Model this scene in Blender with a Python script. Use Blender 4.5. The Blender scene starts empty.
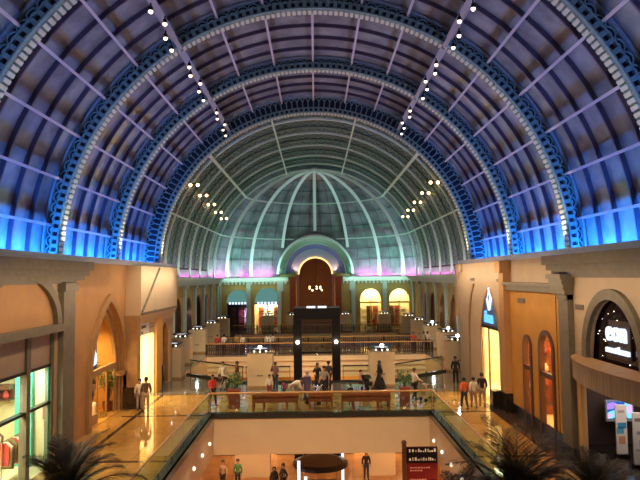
import bpy, math, random
from mathutils import Vector, Matrix
random.seed(7)
S = bpy.context.scene
COL = S.collection
PI = math.pi
def R(d): return math.radians(d)

# ------------------------------------------------------------------ materials
MATS = {}
def mat(name, col, rough=0.6, metal=0.0, noise=0.0, scale=4.0, bump=0.0, emit=None, estr=0.0, spec=0.5, coat=0.0, stretch=None, alpha=None):
    if name in MATS: return MATS[name]
    m = bpy.data.materials.new(name); m.use_nodes = True
    nt = m.node_tree; b = nt.nodes['Principled BSDF']
    c = (*col, 1) if len(col) == 3 else col
    b.inputs['Base Color'].default_value = c
    b.inputs['Roughness'].default_value = rough
    b.inputs['Metallic'].default_value = metal
    b.inputs['Specular IOR Level'].default_value = spec
    b.inputs['Coat Weight'].default_value = coat
    if noise > 0 or bump > 0:
        tc = nt.nodes.new('ShaderNodeTexCoord'); mp = nt.nodes.new('ShaderNodeMapping')
        nz = nt.nodes.new('ShaderNodeTexNoise'); nz.inputs['Scale'].default_value = scale; nz.inputs['Detail'].default_value = 5
        nt.links.new(tc.outputs['Object'], mp.inputs['Vector']); nt.links.new(mp.outputs['Vector'], nz.inputs['Vector'])
        if stretch: mp.inputs['Scale'].default_value = stretch
        if noise > 0:
            r = nt.nodes.new('ShaderNodeValToRGB')
            r.color_ramp.elements[0].position = .3; r.color_ramp.elements[1].position = .7
            r.color_ramp.elements[0].color = (*[max(0, v*(1-noise)) for v in c[:3]], 1)
            r.color_ramp.elements[1].color = (*[min(1, v*(1+noise)) for v in c[:3]], 1)
            nt.links.new(nz.outputs['Fac'], r.inputs['Fac']); nt.links.new(r.outputs['Color'], b.inputs['Base Color'])
        if bump > 0:
            bp = nt.nodes.new('ShaderNodeBump'); bp.inputs['Strength'].default_value = bump; bp.inputs['Distance'].default_value = .02
            nt.links.new(nz.outputs['Fac'], bp.inputs['Height']); nt.links.new(bp.outputs['Normal'], b.inputs['Normal'])
    if emit:
        b.inputs['Emission Color'].default_value = (*emit, 1); b.inputs['Emission Strength'].default_value = estr
    MATS[name] = m
    return m

def tile_mat(name, c1, c2, grout, size, rough, mort=.012, spec=.5, coat=0.0):
    m = bpy.data.materials.new(name); m.use_nodes = True
    nt = m.node_tree; b = nt.nodes['Principled BSDF']
    tc = nt.nodes.new('ShaderNodeTexCoord')
    br = nt.nodes.new('ShaderNodeTexBrick'); br.offset = 0; br.squash = 1
    br.inputs['Color1'].default_value = (*c1, 1); br.inputs['Color2'].default_value = (*c2, 1); br.inputs['Mortar'].default_value = (*grout, 1)
    br.inputs['Scale'].default_value = 1; br.inputs['Mortar Size'].default_value = mort
    br.inputs['Brick Width'].default_value = size; br.inputs['Row Height'].default_value = size
    nt.links.new(tc.outputs['Object'], br.inputs['Vector'])
    nz = nt.nodes.new('ShaderNodeTexNoise'); nz.inputs['Scale'].default_value = 1.3; nz.inputs['Detail'].default_value = 8
    nt.links.new(tc.outputs['Object'], nz.inputs['Vector'])
    mx = nt.nodes.new('ShaderNodeMix'); mx.data_type = 'RGBA'; mx.blend_type = 'MULTIPLY'; mx.inputs['Factor'].default_value = .55
    rp = nt.nodes.new('ShaderNodeValToRGB'); rp.color_ramp.elements[0].position = .25; rp.color_ramp.elements[0].color = (.5, .45, .4, 1); rp.color_ramp.elements[1].position = .75
    nt.links.new(nz.outputs['Fac'], rp.inputs['Fac'])
    nt.links.new(br.outputs['Color'], mx.inputs['A']); nt.links.new(rp.outputs['Color'], mx.inputs['B'])
    nt.links.new(mx.outputs['Result'], b.inputs['Base Color'])
    b.inputs['Roughness'].default_value = rough; b.inputs['Specular IOR Level'].default_value = spec; b.inputs['Coat Weight'].default_value = coat
    MATS[name] = m
    return m

def clear_glass(name, tint, gloss=.12, trans=1.0):
    m = bpy.data.materials.new(name); m.use_nodes = True
    nt = m.node_tree; nt.nodes.clear()
    o = nt.nodes.new('ShaderNodeOutputMaterial'); t = nt.nodes.new('ShaderNodeBsdfTransparent'); g = nt.nodes.new('ShaderNodeBsdfGlossy')
    t.inputs['Color'].default_value = (*tint, 1); g.inputs['Roughness'].default_value = .03; g.inputs['Color'].default_value = (.9, 1, .95, 1)
    f = nt.nodes.new('ShaderNodeFresnel'); f.inputs['IOR'].default_value = 1.5
    ad = nt.nodes.new('ShaderNodeMath'); ad.operation = 'ADD'; ad.inputs[1].default_value = gloss - .04; ad.use_clamp = True
    mx = nt.nodes.new('ShaderNodeMixShader')
    ge = nt.nodes.new('ShaderNodeNewGeometry'); iv = nt.nodes.new('ShaderNodeMath'); iv.operation = 'SUBTRACT'; iv.inputs[0].default_value = 1
    mu = nt.nodes.new('ShaderNodeMath'); mu.operation = 'MULTIPLY'
    nt.links.new(ge.outputs['Backfacing'], iv.inputs[1]); nt.links.new(iv.outputs[0], mu.inputs[0]); nt.links.new(ad.outputs[0], mu.inputs[1])
    nt.links.new(f.outputs[0], ad.inputs[0]); nt.links.new(mu.outputs[0], mx.inputs[0])
    nt.links.new(t.outputs[0], mx.inputs[1]); nt.links.new(g.outputs[0], mx.inputs[2]); nt.links.new(mx.outputs[0], o.inputs[0])
    MATS[name] = m
    return m

def emis(name, col, s):
    if name in MATS: return MATS[name]
    return mat(name, (0.02, 0.02, 0.02), .5, emit=col, estr=s)

# glazing of the vault: slightly milky night glass, mottled by dust
def vault_glass(name, base, rough):
    m = bpy.data.materials.new(name); m.use_nodes = True
    nt = m.node_tree; b = nt.nodes['Principled BSDF']
    tc = nt.nodes.new('ShaderNodeTexCoord'); nz = nt.nodes.new('ShaderNodeTexNoise')
    nz.inputs['Scale'].default_value = .9; nz.inputs['Detail'].default_value = 4
    nt.links.new(tc.outputs['Object'], nz.inputs['Vector'])
    r = nt.nodes.new('ShaderNodeValToRGB')
    r.color_ramp.elements[0].position = .35; r.color_ramp.elements[1].position = .7
    r.color_ramp.elements[0].color = (*[v*.7 for v in base], 1); r.color_ramp.elements[1].color = (*[v*1.3 for v in base], 1)
    nt.links.new(nz.outputs['Fac'], r.inputs['Fac']); nt.links.new(r.outputs['Color'], b.inputs['Base Color'])
    b.inputs['Roughness'].default_value = rough; b.inputs['Specular IOR Level'].default_value = .6
    MATS[name] = m
    return m

vault_glass('vault_glazing', (.22, .22, .235), .14)
vault_glass('hall_glazing', (.10, .15, .13), .3)
vault_glass('dome_glazing', (.15, .18, .19), .28)
mat('rib_paint', (.07, .05, .085), .45, noise=.15)
mat('purlin_paint', (.45, .38, .42), .45)
mat('lattice_paint', (.16, .26, .26), .45)
mat('ring_paint', (.20, .25, .30), .4)
mat('slat_cream', (.55, .54, .42), .5)
mat('green_rib', (.58, .72, .64), .45)
mat('green_web', (.09, .17, .13), .5)
mat('pale_rib', (.50, .62, .57), .4)
mat('web_navy', (.015, .02, .045), .5)
mat('truss_steel', (.36, .34, .42), .4, .3)
mat('ledge_steel', (.52, .48, .52), .3, .6)
mat('plaster_tan', (.50, .27, .105), .75, noise=.08, scale=1.2, bump=.1)
mat('plaster_beige', (.58, .44, .28), .75, noise=.06, scale=1.2, bump=.1)
mat('plaster_orange', (.60, .29, .05), .7, noise=.08, scale=1.0)
mat('plaster_white', (.72, .57, .37), .7, noise=.04, scale=.8)
mat('stone_grey', (.19, .165, .115), .65, noise=.12, scale=3, bump=.2)
mat('stone_brown', (.42, .24, .10), .6, noise=.12, scale=3, bump=.15)
mat('stone_teal', (.62, .70, .64), .6, noise=.06)
mat('rear_ochre', (.62, .42, .14), .7, noise=.1, scale=.7)
mat('dark_plinth', (.02, .014, .014), .2, noise=.3, scale=6)
mat('coping_stone', (.035, .035, .028), .25, noise=.3, scale=8)
mat('black_metal', (.012, .010, .012), .3, .4)
mat('dark_wood', (.10, .035, .018), .4, noise=.35, scale=3, stretch=(1, 1, 12))
mat('bench_wood', (.40, .08, .025), .35, noise=.25, scale=4, stretch=(1, 10, 1))
mat('rail_wood', (.62, .34, .13), .3, noise=.15, scale=5)
mat('plate_grey', (.22, .17, .14), .4)
mat('shutter_beige', (.50, .38, .26), .7, noise=.05)
mat('teal_wall', (.10, .62, .45), .6)
mat('shop_cream', (.85, .72, .42), .7)
mat('shop_white', (.85, .82, .74), .7)
mat('shop_dark', (.05, .028, .022), .6, noise=.3, scale=1)
mat('counter_wood', (.42, .30, .16), .45, noise=.35, scale=2.2, stretch=(1, 6, .3))
mat('iron_rail', (.05, .022, .016), .45, .4)
mat('leaf_dark', (.05, .042, .02), .5, noise=.4, scale=3)
mat('leaf_green', (.10, .19, .045), .5, noise=.3, scale=6)
mat('trunk_bark', (.12, .07, .04), .8, noise=.4, scale=8, bump=.5)
mat('terracotta', (.26, .05, .03), .5, noise=.15)
mat('chrome', (.6, .6, .6), .15, 1)
mat('board_red', (.17, .012, .014), .3)
mat('soil', (.04, .025, .015), .9, noise=.3)
tile_mat('marble_gold', (.66, .37, .10), (.58, .31, .08), (.30, .15, .05), 1.2, .07, .008, .8, .5)
tile_mat('granite_grey', (.26, .22, .18), (.19, .165, .14), (.09, .07, .06), 1.2, .09, .01, .7, .3)
tile_mat('lower_marble', (.62, .30, .11), (.50, .22, .08), (.26, .11, .05), 1.5, .15, .01, .6, .2)
mat('inlay_dark', (.06, .035, .025), .12)
clear_glass('rail_glass', (.80, .92, .84), .07)
clear_glass('shop_glass', (.93, .96, .94), .06)
mg = clear_glass('far_glass', (.88, .94, .88), .04)
for n_ in mg.node_tree.nodes:
    if n_.type == 'FRESNEL': n_.inputs['IOR'].default_value = 1.12
emis('lamp_white', (1, .88, .68), 6)
emis('lamp_warm', (1, .62, .28), 9)
emis('lamp_blue', (.75, .88, 1), 40)
emis('strip_white', (.85, .92, 1), 1.5); emis('lamp_peach', (1, .74, .52), 4); emis('lamp_dim', (1, .88, .68), 2.2); emis('lamp_soft', (.9, .92, 1), .8)
emis('sign_white', (.72, .84, 1), 1.5)
emis('sign_blue', (.10, .42, 1), 2.0)

# ------------------------------------------------------------------ mesh builder
class MB:
    def __init__(s): s.v = []; s.f = []
    def add(s, vs, fs):
        o = len(s.v); s.v += [tuple(p) for p in vs]; s.f += [tuple(i+o for i in f) for f in fs]; return s
    def hexa(s, p):
        return s.add(p, [(0, 3, 2, 1), (4, 5, 6, 7), (0, 1, 5, 4), (1, 2, 6, 5), (2, 3, 7, 6), (3, 0, 4, 7)])
    def box(s, x0, x1, y0, y1, z0, z1):
        return s.hexa([(x0, y0, z0), (x1, y0, z0), (x1, y1, z0), (x0, y1, z0), (x0, y0, z1), (x1, y0, z1), (x1, y1, z1), (x0, y1, z1)])
    def prism(s, poly, f0, f1):          # poly: 2d points; f0 / f1 map a 2d point to 3d on either end
        n = len(poly)
        return s.add([f0(*p) for p in poly] + [f1(*p) for p in poly],
                     [tuple(range(n))[::-1], tuple(range(n, 2*n))] + [(i, (i+1) % n, n+(i+1) % n, n+i) for i in range(n)])
    def tube(s, pts, r, n=6, closed=False, up=None, caps=True):
        P = [Vector(p) for p in pts]; N = len(P)
        rs = r if isinstance(r, (list, tuple)) else [r]*N
        base = len(s.v); prev = None
        for i in range(N):
            if closed: t = P[(i+1) % N]-P[i-1]
            else: t = P[min(i+1, N-1)]-P[max(i-1, 0)]
            t = t.normalized() if t.length > 1e-9 else Vector((0, 0, 1))
            if prev is None:
                a = Vector(up) if up else (Vector((0, 0, 1)) if abs(t.z) < .9 else Vector((0, 1, 0)))
            else: a = prev
            u = (a-t*a.dot(t))
            if u.length < 1e-6: u = t.orthogonal()
            u.normalize(); w = t.cross(u); prev = u
            for k in range(n):
                an = 2*PI*(k+.5)/n
                q = P[i]+(u*math.cos(an)+w*math.sin(an))*rs[i]
                s.v.append(tuple(q))
        M = N if closed else N-1
        for i in range(M):
            for k in range(n):
                a0 = base+i*n+k; a1 = base+i*n+(k+1) % n; b0 = base+((i+1) % N)*n+k; b1 = base+((i+1) % N)*n+(k+1) % n
                s.f.append((a0, a1, b1, b0))
        if caps and not closed:
            s.f.append(tuple(base+k for k in range(n))[::-1]); s.f.append(tuple(base+(N-1)*n+k for k in range(n)))
        return s
    def lathe(s, prof, c=(0, 0, 0), n=16, sx=1, sy=1):
        base = len(s.v)
        for r, z in prof:
            for k in range(n):
                a = 2*PI*k/n; s.v.append((c[0]+r*sx*math.cos(a), c[1]+r*sy*math.sin(a), c[2]+z))
        for i in range(len(prof)-1):
            for k in range(n):
                s.f.append((base+i*n+k, base+i*n+(k+1) % n, base+(i+1)*n+(k+1) % n, base+(i+1)*n+k))
        s.f.append(tuple(base+k for k in range(n))[::-1]); s.f.append(tuple(base+(len(prof)-1)*n+k for k in range(n)))
        return s
    def ball(s, c, r, n=10, m=6, sz=(1, 1, 1)):
        pr = [(max(1e-3, math.sin(PI*i/m)), -math.cos(PI*i/m)) for i in range(m+1)]
        base = len(s.v)
        for q, z in pr:
            for k in range(n):
                a = 2*PI*k/n; s.v.append((c[0]+r*q*sz[0]*math.cos(a), c[1]+r*q*sz[1]*math.sin(a), c[2]+r*z*sz[2]))
        for i in range(m):
            for k in range(n):
                s.f.append((base+i*n+k, base+i*n+(k+1) % n, base+(i+1)*n+(k+1) % n, base+(i+1)*n+k))
        return s
    def build(s, name, m=None, parent=None, world=True, smooth=False):
        off = (0, 0, 0)
        if parent is not None and world:
            off = Vector((0, 0, 0)); p = parent
            while p: off = off+Vector(p.location); p = p.parent
        me = bpy.data.meshes.new(name)
        me.from_pydata([(a-off[0], b-off[1], c-off[2]) for a, b, c in s.v], [], s.f)
        if m: me.materials.append(MATS[m] if isinstance(m, str) else m)
        if smooth:
            for p in me.polygons: p.use_smooth = True
        me.update()
        o = bpy.data.objects.new(name, me); COL.objects.link(o)
        if parent: o.parent = parent
        return o

def thing(name, label, cat, loc=(0, 0, 0), rz=0, group=None):
    o = bpy.data.objects.new(name, None); COL.objects.link(o)
    o.location = loc; o.rotation_euler = (0, 0, rz); o.empty_display_size = .2
    o['label'] = label; o['category'] = cat
    if group: o['group'] = group
    return o
def tag(o, label, cat, group=None):
    o['label'] = label; o['category'] = cat
    if group: o['group'] = group
    return o
def struct(name, label=None, loc=(0, 0, 0), mb=None, m=None):
    if mb is not None: o = mb.build(name, m)
    else:
        o = bpy.data.objects.new(name, None); COL.objects.link(o); o.location = loc
    o['kind'] = 'structure'
    if label: o['label'] = label
    return o
def dup(root, loc, rz=0, label=None, group=None):
    r = root.copy(); COL.objects.link(r); r.location = loc; r.rotation_euler = (0, 0, rz)
    if label: r['label'] = label
    if group: r['group'] = group
    for ch in list(root.children):
        c = ch.copy(); COL.objects.link(c); c.parent = r
        for g in list(ch.children):
            d = g.copy(); COL.objects.link(d); d.parent = c
    return r
def text_mesh(name, body, size, m, parent, loc, rot, depth=.02, sx=1, align='CENTER'):
    cu = bpy.data.curves.new(name, 'FONT'); cu.body = body; cu.size = size; cu.extrude = depth; cu.align_x = align; cu.offset = size*.012
    t = bpy.data.objects.new('tmp', cu); COL.objects.link(t)
    dg = bpy.context.evaluated_depsgraph_get()
    me = bpy.data.meshes.new_from_object(t.evaluated_get(dg))
    bpy.data.objects.remove(t)
    M = Matrix.Translation(loc) @ Matrix(rot).to_4x4() @ Matrix.Diagonal((sx, 1, 1, 1))
    if parent:
        off = Vector((0, 0, 0)); p = parent
        while p: off = off+Vector(p.location); p = p.parent
        M = Matrix.Translation(-off) @ M
    me.transform(M); me.materials.clear(); me.materials.append(MATS[m])
    o = bpy.data.objects.new(name, me); COL.objects.link(o)
    if parent: o.parent = parent
    return o
# text facing: on a left wall (normal +X) reading direction goes +Y; on a right wall (normal -X) reading goes -Y
ROT_L = ((0, 0, 1), (1, 0, 0), (0, 1, 0))
ROT_R = ((0, 0, -1), (-1, 0, 0), (0, 1, 0))
ROT_F = ((1, 0, 0), (0, 0, -1), (0, 1, 0))

ZC = 7.8           # springing height of the vault
def pol(r, a, y, z0=ZC): return (r*math.cos(a), y, z0+r*math.sin(a))
def ring(mb, r0, r1, y0, y1, a0=R(1), a1=R(179), n=72, z0=ZC, cx=0):
    for i in range(n):
        a, b = a0+(a1-a0)*i/n, a0+(a1-a0)*(i+1)/n
        q = []
        for y in (y0, y1):
            for (r, t) in ((r0, a), (r1, a), (r1, b), (r0, b)):
                p = pol(r, t, y, z0); q.append((p[0]+cx, p[1], p[2]))
        mb.hexa(q)
    return mb

# ------------------------------------------------------------------ barrel vault over the near hall
ARCH_Y = [10.8, 18.6, 26.4, 34.2, 41.8]
RG = 12.05
PURL = [8, 18, 28, 38, 48, 68.5, 79, 90, 101, 111.5, 132, 142, 152, 162, 172]
BAYN = ['nearest', 'second', 'third', 'farthest']
for b in range(4):
    y0, y1 = ARCH_Y[b]+.3, ARCH_Y[b+1]+.1
    root = struct('ceiling', '%s glazed bay of the blue lit barrel vault' % BAYN[b], (0, (y0+y1)/2, ZC))
    ring(MB(), RG, RG+.08, y0, y1, n=90).build('glazing', 'vault_glazing', root)
    for k in range(1, 5):
        y = y0+(y1-y0)*k/5
        ring(MB(), 11.86, RG, y-.04, y+.04, n=72).build('rib', 'rib_paint', root)
    for d in PURL:
        a = R(d); mb = MB(); w = .055
        q = []
        for y in (y0, y1):
            for (r, s_) in ((11.70, -w), (11.85, -w), (11.85, w), (11.70, w)):
                p = pol(r, a, y); q.append((p[0]-math.sin(a)*s_, y, p[2]+math.cos(a)*s_))
        mb.hexa(q).build('purlin', 'purlin_paint', root)
    for d in (58, 122):                      # the deep trusses that carry the spotlights
        a = R(d); mb = MB()
        for (ra, rb, w) in ((11.62, 11.78, .16), (11.2, 11.32, .10)):
            q = []
            for y in (y0, y1):
                for (r, s_) in ((ra, -w), (rb, -w), (rb, w), (ra, w)):
                    p = pol(r, a, y); q.append((p[0]-math.sin(a)*s_, y, p[2]+math.cos(a)*s_))
            mb.hexa(q)
        n = 8
        for i in range(n):
            ya, yb = y0+(y1-y0)*i/n, y0+(y1-y0)*(i+1)/n
            ym = (ya+yb)/2
            mb.tube([pol(11.26, a, ya), pol(11.65, a, ym), pol(11.26, a, yb)], .03, 4)
        mb.build('truss', 'truss_steel', root)

def lattice_arch(Y, Ri, Ro, kind=0):
    parts = {}
    a0, a1 = R(1), R(179)
    o = ring(MB(), Ro-.10, Ro, -.10, .12, z0=0)
    parts['outer_ring'] = (o, 'ring_paint')
    i_ = ring(MB(), Ri, Ri+.06, -.08, .55, z0=0); ring(i_, Ri+.30, Ri+.35, -.08, .10, z0=0)
    parts['inner_ring'] = (i_, 'lattice_paint')
    L = MB()
    length = (a1-a0)*Ro
    if kind == 0:
        pitch = .50; half = .27; rcap = Ro-.15-half; n = int(length/pitch)
        for k in range(n):
            ac = a0+(k+.5)*(a1-a0)/n
            for hw in (half, half*.5):
                pts = []
                hr = hw/Ro
                top = rcap if hw == half else rcap
                pts.append(pol(Ri+.33, ac-hr, 0, 0))
                for t in range(0, 7):
                    th = PI-PI*t/6
                    pts.append(pol(top+hw*math.sin(th)*1.0, ac+hr*math.cos(th), 0, 0))
                pts.append(pol(Ri+.33, ac+hr, 0, 0))
                L.tube(pts, .034 if hw == half else .026, 4, up=(0, 1, 0), caps=False)
    else:
        pitch = .40; n = int(length/pitch)
        for k in range(n):
            ac = a0+(k+.5)*(a1-a0)/n
            L.tube([pol(Ri+.33, ac, 0, 0), pol(Ro-.3, ac, 0, 0)], .055, 4, up=(0, 1, 0), caps=False)
            hr = pitch*.5/Ro
            L.tube([pol(Ro-.42+.28*math.sin(PI*t/6), ac+2*hr*(1-t/3.)*.5+hr, 0, 0) for t in range(7)], .04, 4, up=(0, 1, 0), caps=False)
    parts['lattice'] = (L, 'lattice_paint')
    W = ring(MB(), Ri+.33, Ro-.02, .16, .20, z0=0); ring(W, Ri+.06, Ri+.32, .1, .14, z0=0)
    parts['web_plate'] = (W, 'web_navy')
    B = L; n = int((a1-a0)*Ri/.34)
    for k in range(n):
        a = a0+(k+.5)*(a1-a0)/n; h = .085/Ri
        ring(B, Ri+.06, Ri+.30, -.05, .05, a-h, a+h, 1, 0)
    D = MB(); n = int((a1-a0)*Ri/.24)
    for k in range(n):
        a = a0+(k+.5)*(a1-a0)/n; h = .075/Ri
        ring(D, Ri-.05, Ri, .10, .52, a-h, a+h, 1, 0)
    parts['soffit_slats'] = (D, 'slat_cream')
    return parts

def make_arch(Y, Ri, Ro, kind, label):
    t = thing('lattice_arch', label, 'arch', (0, Y, ZC), group='lattice arches of the vault')
    for nm, (mb, m) in lattice_arch(Y, Ri, Ro, kind).items():
        mb.build(nm, m, t, world=False)
    for sx in (-1, 1):                        # cast shoe and the uplight at each foot
        MB().box(sx*11.75-.5, sx*11.75+.35, -.25, .3, .0, .22).build('foot_shoe', 'black_metal', t, world=False)
        MB().box(sx*(Ri-.22)-.12, sx*(Ri-.22)+.12, .2, .5, .02, .17).build('foot_lamp', 'lamp_white', t, world=False)
    return t
arch0 = make_arch(18.6, 11.3, 12.0, 0, 'nearest lattice arch, its top cut off by the frame')
a_ = dup(arch0, (0, 26.4, ZC), 0, 'large lattice arch with looped ironwork, touching the top edge of the photo')
a_ = dup(arch0, (0, 34.2, ZC), 0, 'lattice arch with looped ironwork between the large arch and the slatted one')
make_arch(41.8, 10.85, 12.0, 1, 'slatted blue green arch framing the mouth of the domed hall')

# ------------------------------------------------------------------ domed hall: ribbed barrel, dome end, rear tunnel
YD = 68.0
HR = [46.0, 50.5, 55.2, 60.0, 64.4, 68.0]
root = struct('ceiling', 'green glazed barrel of the domed hall behind the slatted arch', (0, 55, ZC))
ring(MB(), 12.1, 12.18, 42.2, YD, n=80).build('glazing', 'hall_glazing', root)
def ribweb(Ri, Ro, y, z0=ZC, d=.05, pitch=.45):
    mb = MB(); n = int(PI*Ro/pitch)
    for k in range(n):
        a, b2 = R(1)+R(178)*k/n, R(1)+R(178)*(k+1)/n
        m_ = (a+b2)/2
        mb.tube([pol(Ri, a, y, z0), pol(Ro, m_, y, z0), pol(Ri, b2, y, z0)], .035, 4, up=(0, 1, 0), caps=False)
    return mb
for y in HR:
    rb = MB(); ring(rb, 11.42, 11.56, y-.14, y+.14)
    rb = rb.build('rib', 'green_rib', root)
    w = ribweb(11.5, 12.08, y); ring(w, 12.0, 12.09, y-.08, y+.08)
    w.build('rib_web', 'green_web', rb, world=True)
# loops of ironwork standing in front of the glazing between the ribs
lo = MB()
for i in range(len(HR)):
    ya = (42.4 if i == 0 else HR[i-1]); yb = HR[i]
    for yy in (ya+(yb-ya)*.25, ya+(yb-ya)*.5, ya+(yb-ya)*.75):
        w = ribweb(11.86, 12.08, yy, pitch=.7); lo.add(w.v, w.f)
lo.build('lattice_infill', 'green_web', root)
for d in (21, 47, 74, 106, 133, 159):
    a = R(d); q = []; w = .12 if d in (47, 133) else .07
    for y in (42.3, YD):
        for (r, s_) in ((11.30, -w), (11.46, -w), (11.46, w), (11.30, w)):
            p = pol(r, a, y); q.append((p[0]-math.sin(a)*s_, y, p[2]+math.cos(a)*s_))
    MB().hexa(q).build('purlin', 'green_rib', root)
# dome: gridded round the rear tunnel's axis so the tunnel mouth is a clean circle
RD = 12.1
root = struct('ceiling', 'teal and magenta lit half dome at the far end of the hall', (0, YD, ZC))
th0 = math.asin(4.9/RD)
mb = MB(); NA, NT = 48, 24
for i in range(NT+1):
    th = th0+(PI/2-th0)*i/NT
    for j in range(NA+1):
        al = PI*j/NA
        mb.v.append((RD*math.sin(th)*math.cos(al), YD+RD*math.cos(th), ZC-.6+RD*math.sin(th)*math.sin(al)+(.6 if True else 0)))
for i in range(NT):
    for j in range(NA):
        a = i*(NA+1)+j; mb.f.append((a, a+1, a+NA+2, a+NA+1))
mb.build('glazing', 'dome_glazing', root, smooth=True)
def sph(r, phi, el): return (r*math.cos(el)*math.sin(phi), YD+r*math.cos(el)*math.cos(phi), ZC+r*math.sin(el))
dr = MB()
for k in range(48):
    pa, pb = [-PI/2+PI*q/48 for q in (k, k+1)]
    if abs(RD*math.sin((pa+pb)/2)) < 4.8: continue
    dr.hexa([(r*math.sin(p), YD+r*math.cos(p), z) for z in (7.05, ZC+.02) for (r, p) in ((RD, pa), (RD+.06, pa), (RD+.06, pb), (RD, pb))])
for sx in (-1, 1):
    a, b2 = sorted((sx*12.1, sx*12.17)); MB().box(a, b2, 42.3, YD, 7.05, ZC+.03).build('drum_glazing', 'hall_glazing', root)
dr.build('drum_glazing', 'dome_glazing', root)
for sx in (-1, 1):
    for y in HR: MB().box(sx*11.5-.07, sx*11.5+.07, y-.14, y+.14, 7.05, ZC+.2).build('rib_foot', 'green_rib', root)
for ph in (-67.5, -45, 45, 67.5):
    MB().tube([sph(11.5, R(ph), R(1)), (11.5*math.sin(R(ph)), YD+11.5*math.cos(R(ph)), 7.06)], .25, 4).build('rib_foot', 'pale_rib', root)
def in_tunnel(p): return math.hypot(p[0], p[2]-ZC) < 5.0 and p[1] > YD+5
for ph in (-67.5, -45, -22.5, 0, 22.5, 45, 67.5):
    for (nm, r, rad, m) in (('rib', 11.5, .25, 'pale_rib'),):
        pts = [sph(r, R(ph), R(1)+R(88)*k/30) for k in range(31)]
        pts = [p for p in pts if not in_tunnel(p)]
        MB().tube(pts, rad, 4).build(nm, m, root)
for el in (21, 47):
    pts = [sph(11.62, R(-90+180*k/48), R(el)) for k in range(49)]
    seg = []; mb = MB()
    for p in pts:
        if in_tunnel(p):
            if len(seg) > 1: mb.tube(seg, .10, 4)
            seg = []
        else: seg.append(p)
    if len(seg) > 1: mb.tube(seg, .10, 4)
    mb.build('ring_beam', 'green_rib', root)
gb = MB()
for el in (7, 14, 29, 38, 56, 66):
    seg = []
    for p in [sph(11.98, R(-90+180*k/48), R(el)) for k in range(49)]+[None]:
        if p is None or in_tunnel(p):
            if len(seg) > 1: gb.tube(seg, .035, 4)
            seg = []
        else: seg.append(p)
for ph in range(-84, 90, 8):
    if abs((ph/22.5) - round(ph/22.5)) < .1: continue
    pts = [sph(11.98, R(ph), R(1)+R(80)*k/20) for k in range(21)]
    pts = [p for p in pts if not in_tunnel(p)]
    gb.tube(pts, .025, 4)
gb.build('glazing_bars', 'black_metal', root)
MB().ball((0, YD+.2, ZC+11.55), .5, 12, 6, (1, 1, .5)).build('crown_boss', 'pale_rib', root)

# rear tunnel of shrinking arches
def cone(mb, r0, y0, r1, y1, z0, n=32, a0=0, a1=PI, t=.08):
    for i in range(n):
        a, b2 = a0+(a1-a0)*i/n, a0+(a1-a0)*(i+1)/n
        mb.hexa([pol(r0, a, y0, z0), pol(r0+t, a, y0, z0), pol(r0+t, b2, y0, z0), pol(r0, b2, y0, z0),
                 pol(r1, a, y1, z0), pol(r1+t, a, y1, z0), pol(r1+t, b2, y1, z0), pol(r1, b2, y1, z0)])
    return mb
mat('tunnel_blue', (.07, .15, .42), .5); mat('tunnel_green', (.20, .40, .30), .5, noise=.3, scale=5); mat('tunnel_lilac', (.62, .52, .62), .6)
ZT = 7.45
tn = struct('ceiling', 'small tunnel of nested green and blue arches at the rear', (0, 80, ZT))
ring(MB(), 4.75, 5.02, 78.3, 79.4, 0, PI, 40, ZT).build('outer_rim', 'pale_rib', tn)
c = cone(MB(), 4.8, 79.3, 4.15, 81.4, ZT); w = MB()
c.build('green_vault', 'tunnel_green', tn)
ring(MB(), 4.05, 4.22, 81.2, 81.5, 0, PI, 40, ZT).build('middle_rim', 'pale_rib', tn)
cone(MB(), 4.1, 81.4, 3.55, 84, ZT).build('blue_vault', 'tunnel_blue', tn)
ring(MB(), 2.35, 3.6, 84, 84.15, 0, PI, 40, ZT-.05).build('lilac_lunette', 'tunnel_lilac', tn)
emis('rim_orange', (1, .55, .2), 3.0)
ring(MB(), 2.25, 2.42, 83.85, 83.99, 0, PI, 40, ZT-.05).build('glowing_rim', 'rim_orange', tn)
cone(MB(), 2.4, 84.1, 2.4, 94, ZT).build('inner_vault', 'plaster_orange', tn)
MB().box(-2.6, 2.6, 94, 94.2, 0, 10).build('end_wall', 'stone_brown', tn)

# ------------------------------------------------------------------ floors and voids
fl = MB()
XL, XR_ = -5.3, 5.75
T = .12
fl.box(-12.6, 12.6, 8, 17.5, -T, 0)
fl.box(-12.6, XL, 17.5, 31.2, -T, 0); fl.box(XR_, 12.6, 17.5, 31.2, -T, 0)
fl.box(-12.6, 12.6, 31.2, 37.0, -T, 0)
struct('floor', 'glossy golden marble floor of the upper level', mb=fl, m='marble_gold')
VE = [(-13.5, 44.5), (-9.3, 44.5), (-4.8, 40.6), (4.8, 40.6), (9.3, 44.5), (13.5, 44.5)]
g = MB()
g.prism([(-13.5, 37.0), (13.5, 37.0)]+VE[::-1], lambda x, y: (x, y, -T), lambda x, y: (x, y, 0))
g.box(-13.5, -9.9, 44.5, 76, -T, 0); g.box(9.9, 13.5, 44.5, 76, -T, 0)
g.box(-9.9, 9.9, 55, 60.5, -T, 0); g.box(-13.5, 13.5, 76, 96, -T, 0)
struct('floor', 'dark polished granite floor round the far voids', mb=g, m='granite_grey')
sl = MB()
ZB = -2.0
sl.box(-12.6, 12.6, 8, 17.5, ZB, -T)
sl.box(-12.6, XL-.02, 17.5, 31.25, ZB, -T); sl.box(XR_+.02, 12.6, 17.5, 31.25, ZB, -T)
sl.box(-12.6, 12.6, 31.25, 37.0, ZB, -T)
sl.prism([(-13.5, 37.0), (13.5, 37.0)]+VE[::-1], lambda x, y: (x, y, ZB), lambda x, y: (x, y, -T))
sl.box(-13.5, -9.9, 44.5, 76, ZB, -T); sl.box(9.9, 13.5, 44.5, 76, ZB, -T)
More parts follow.
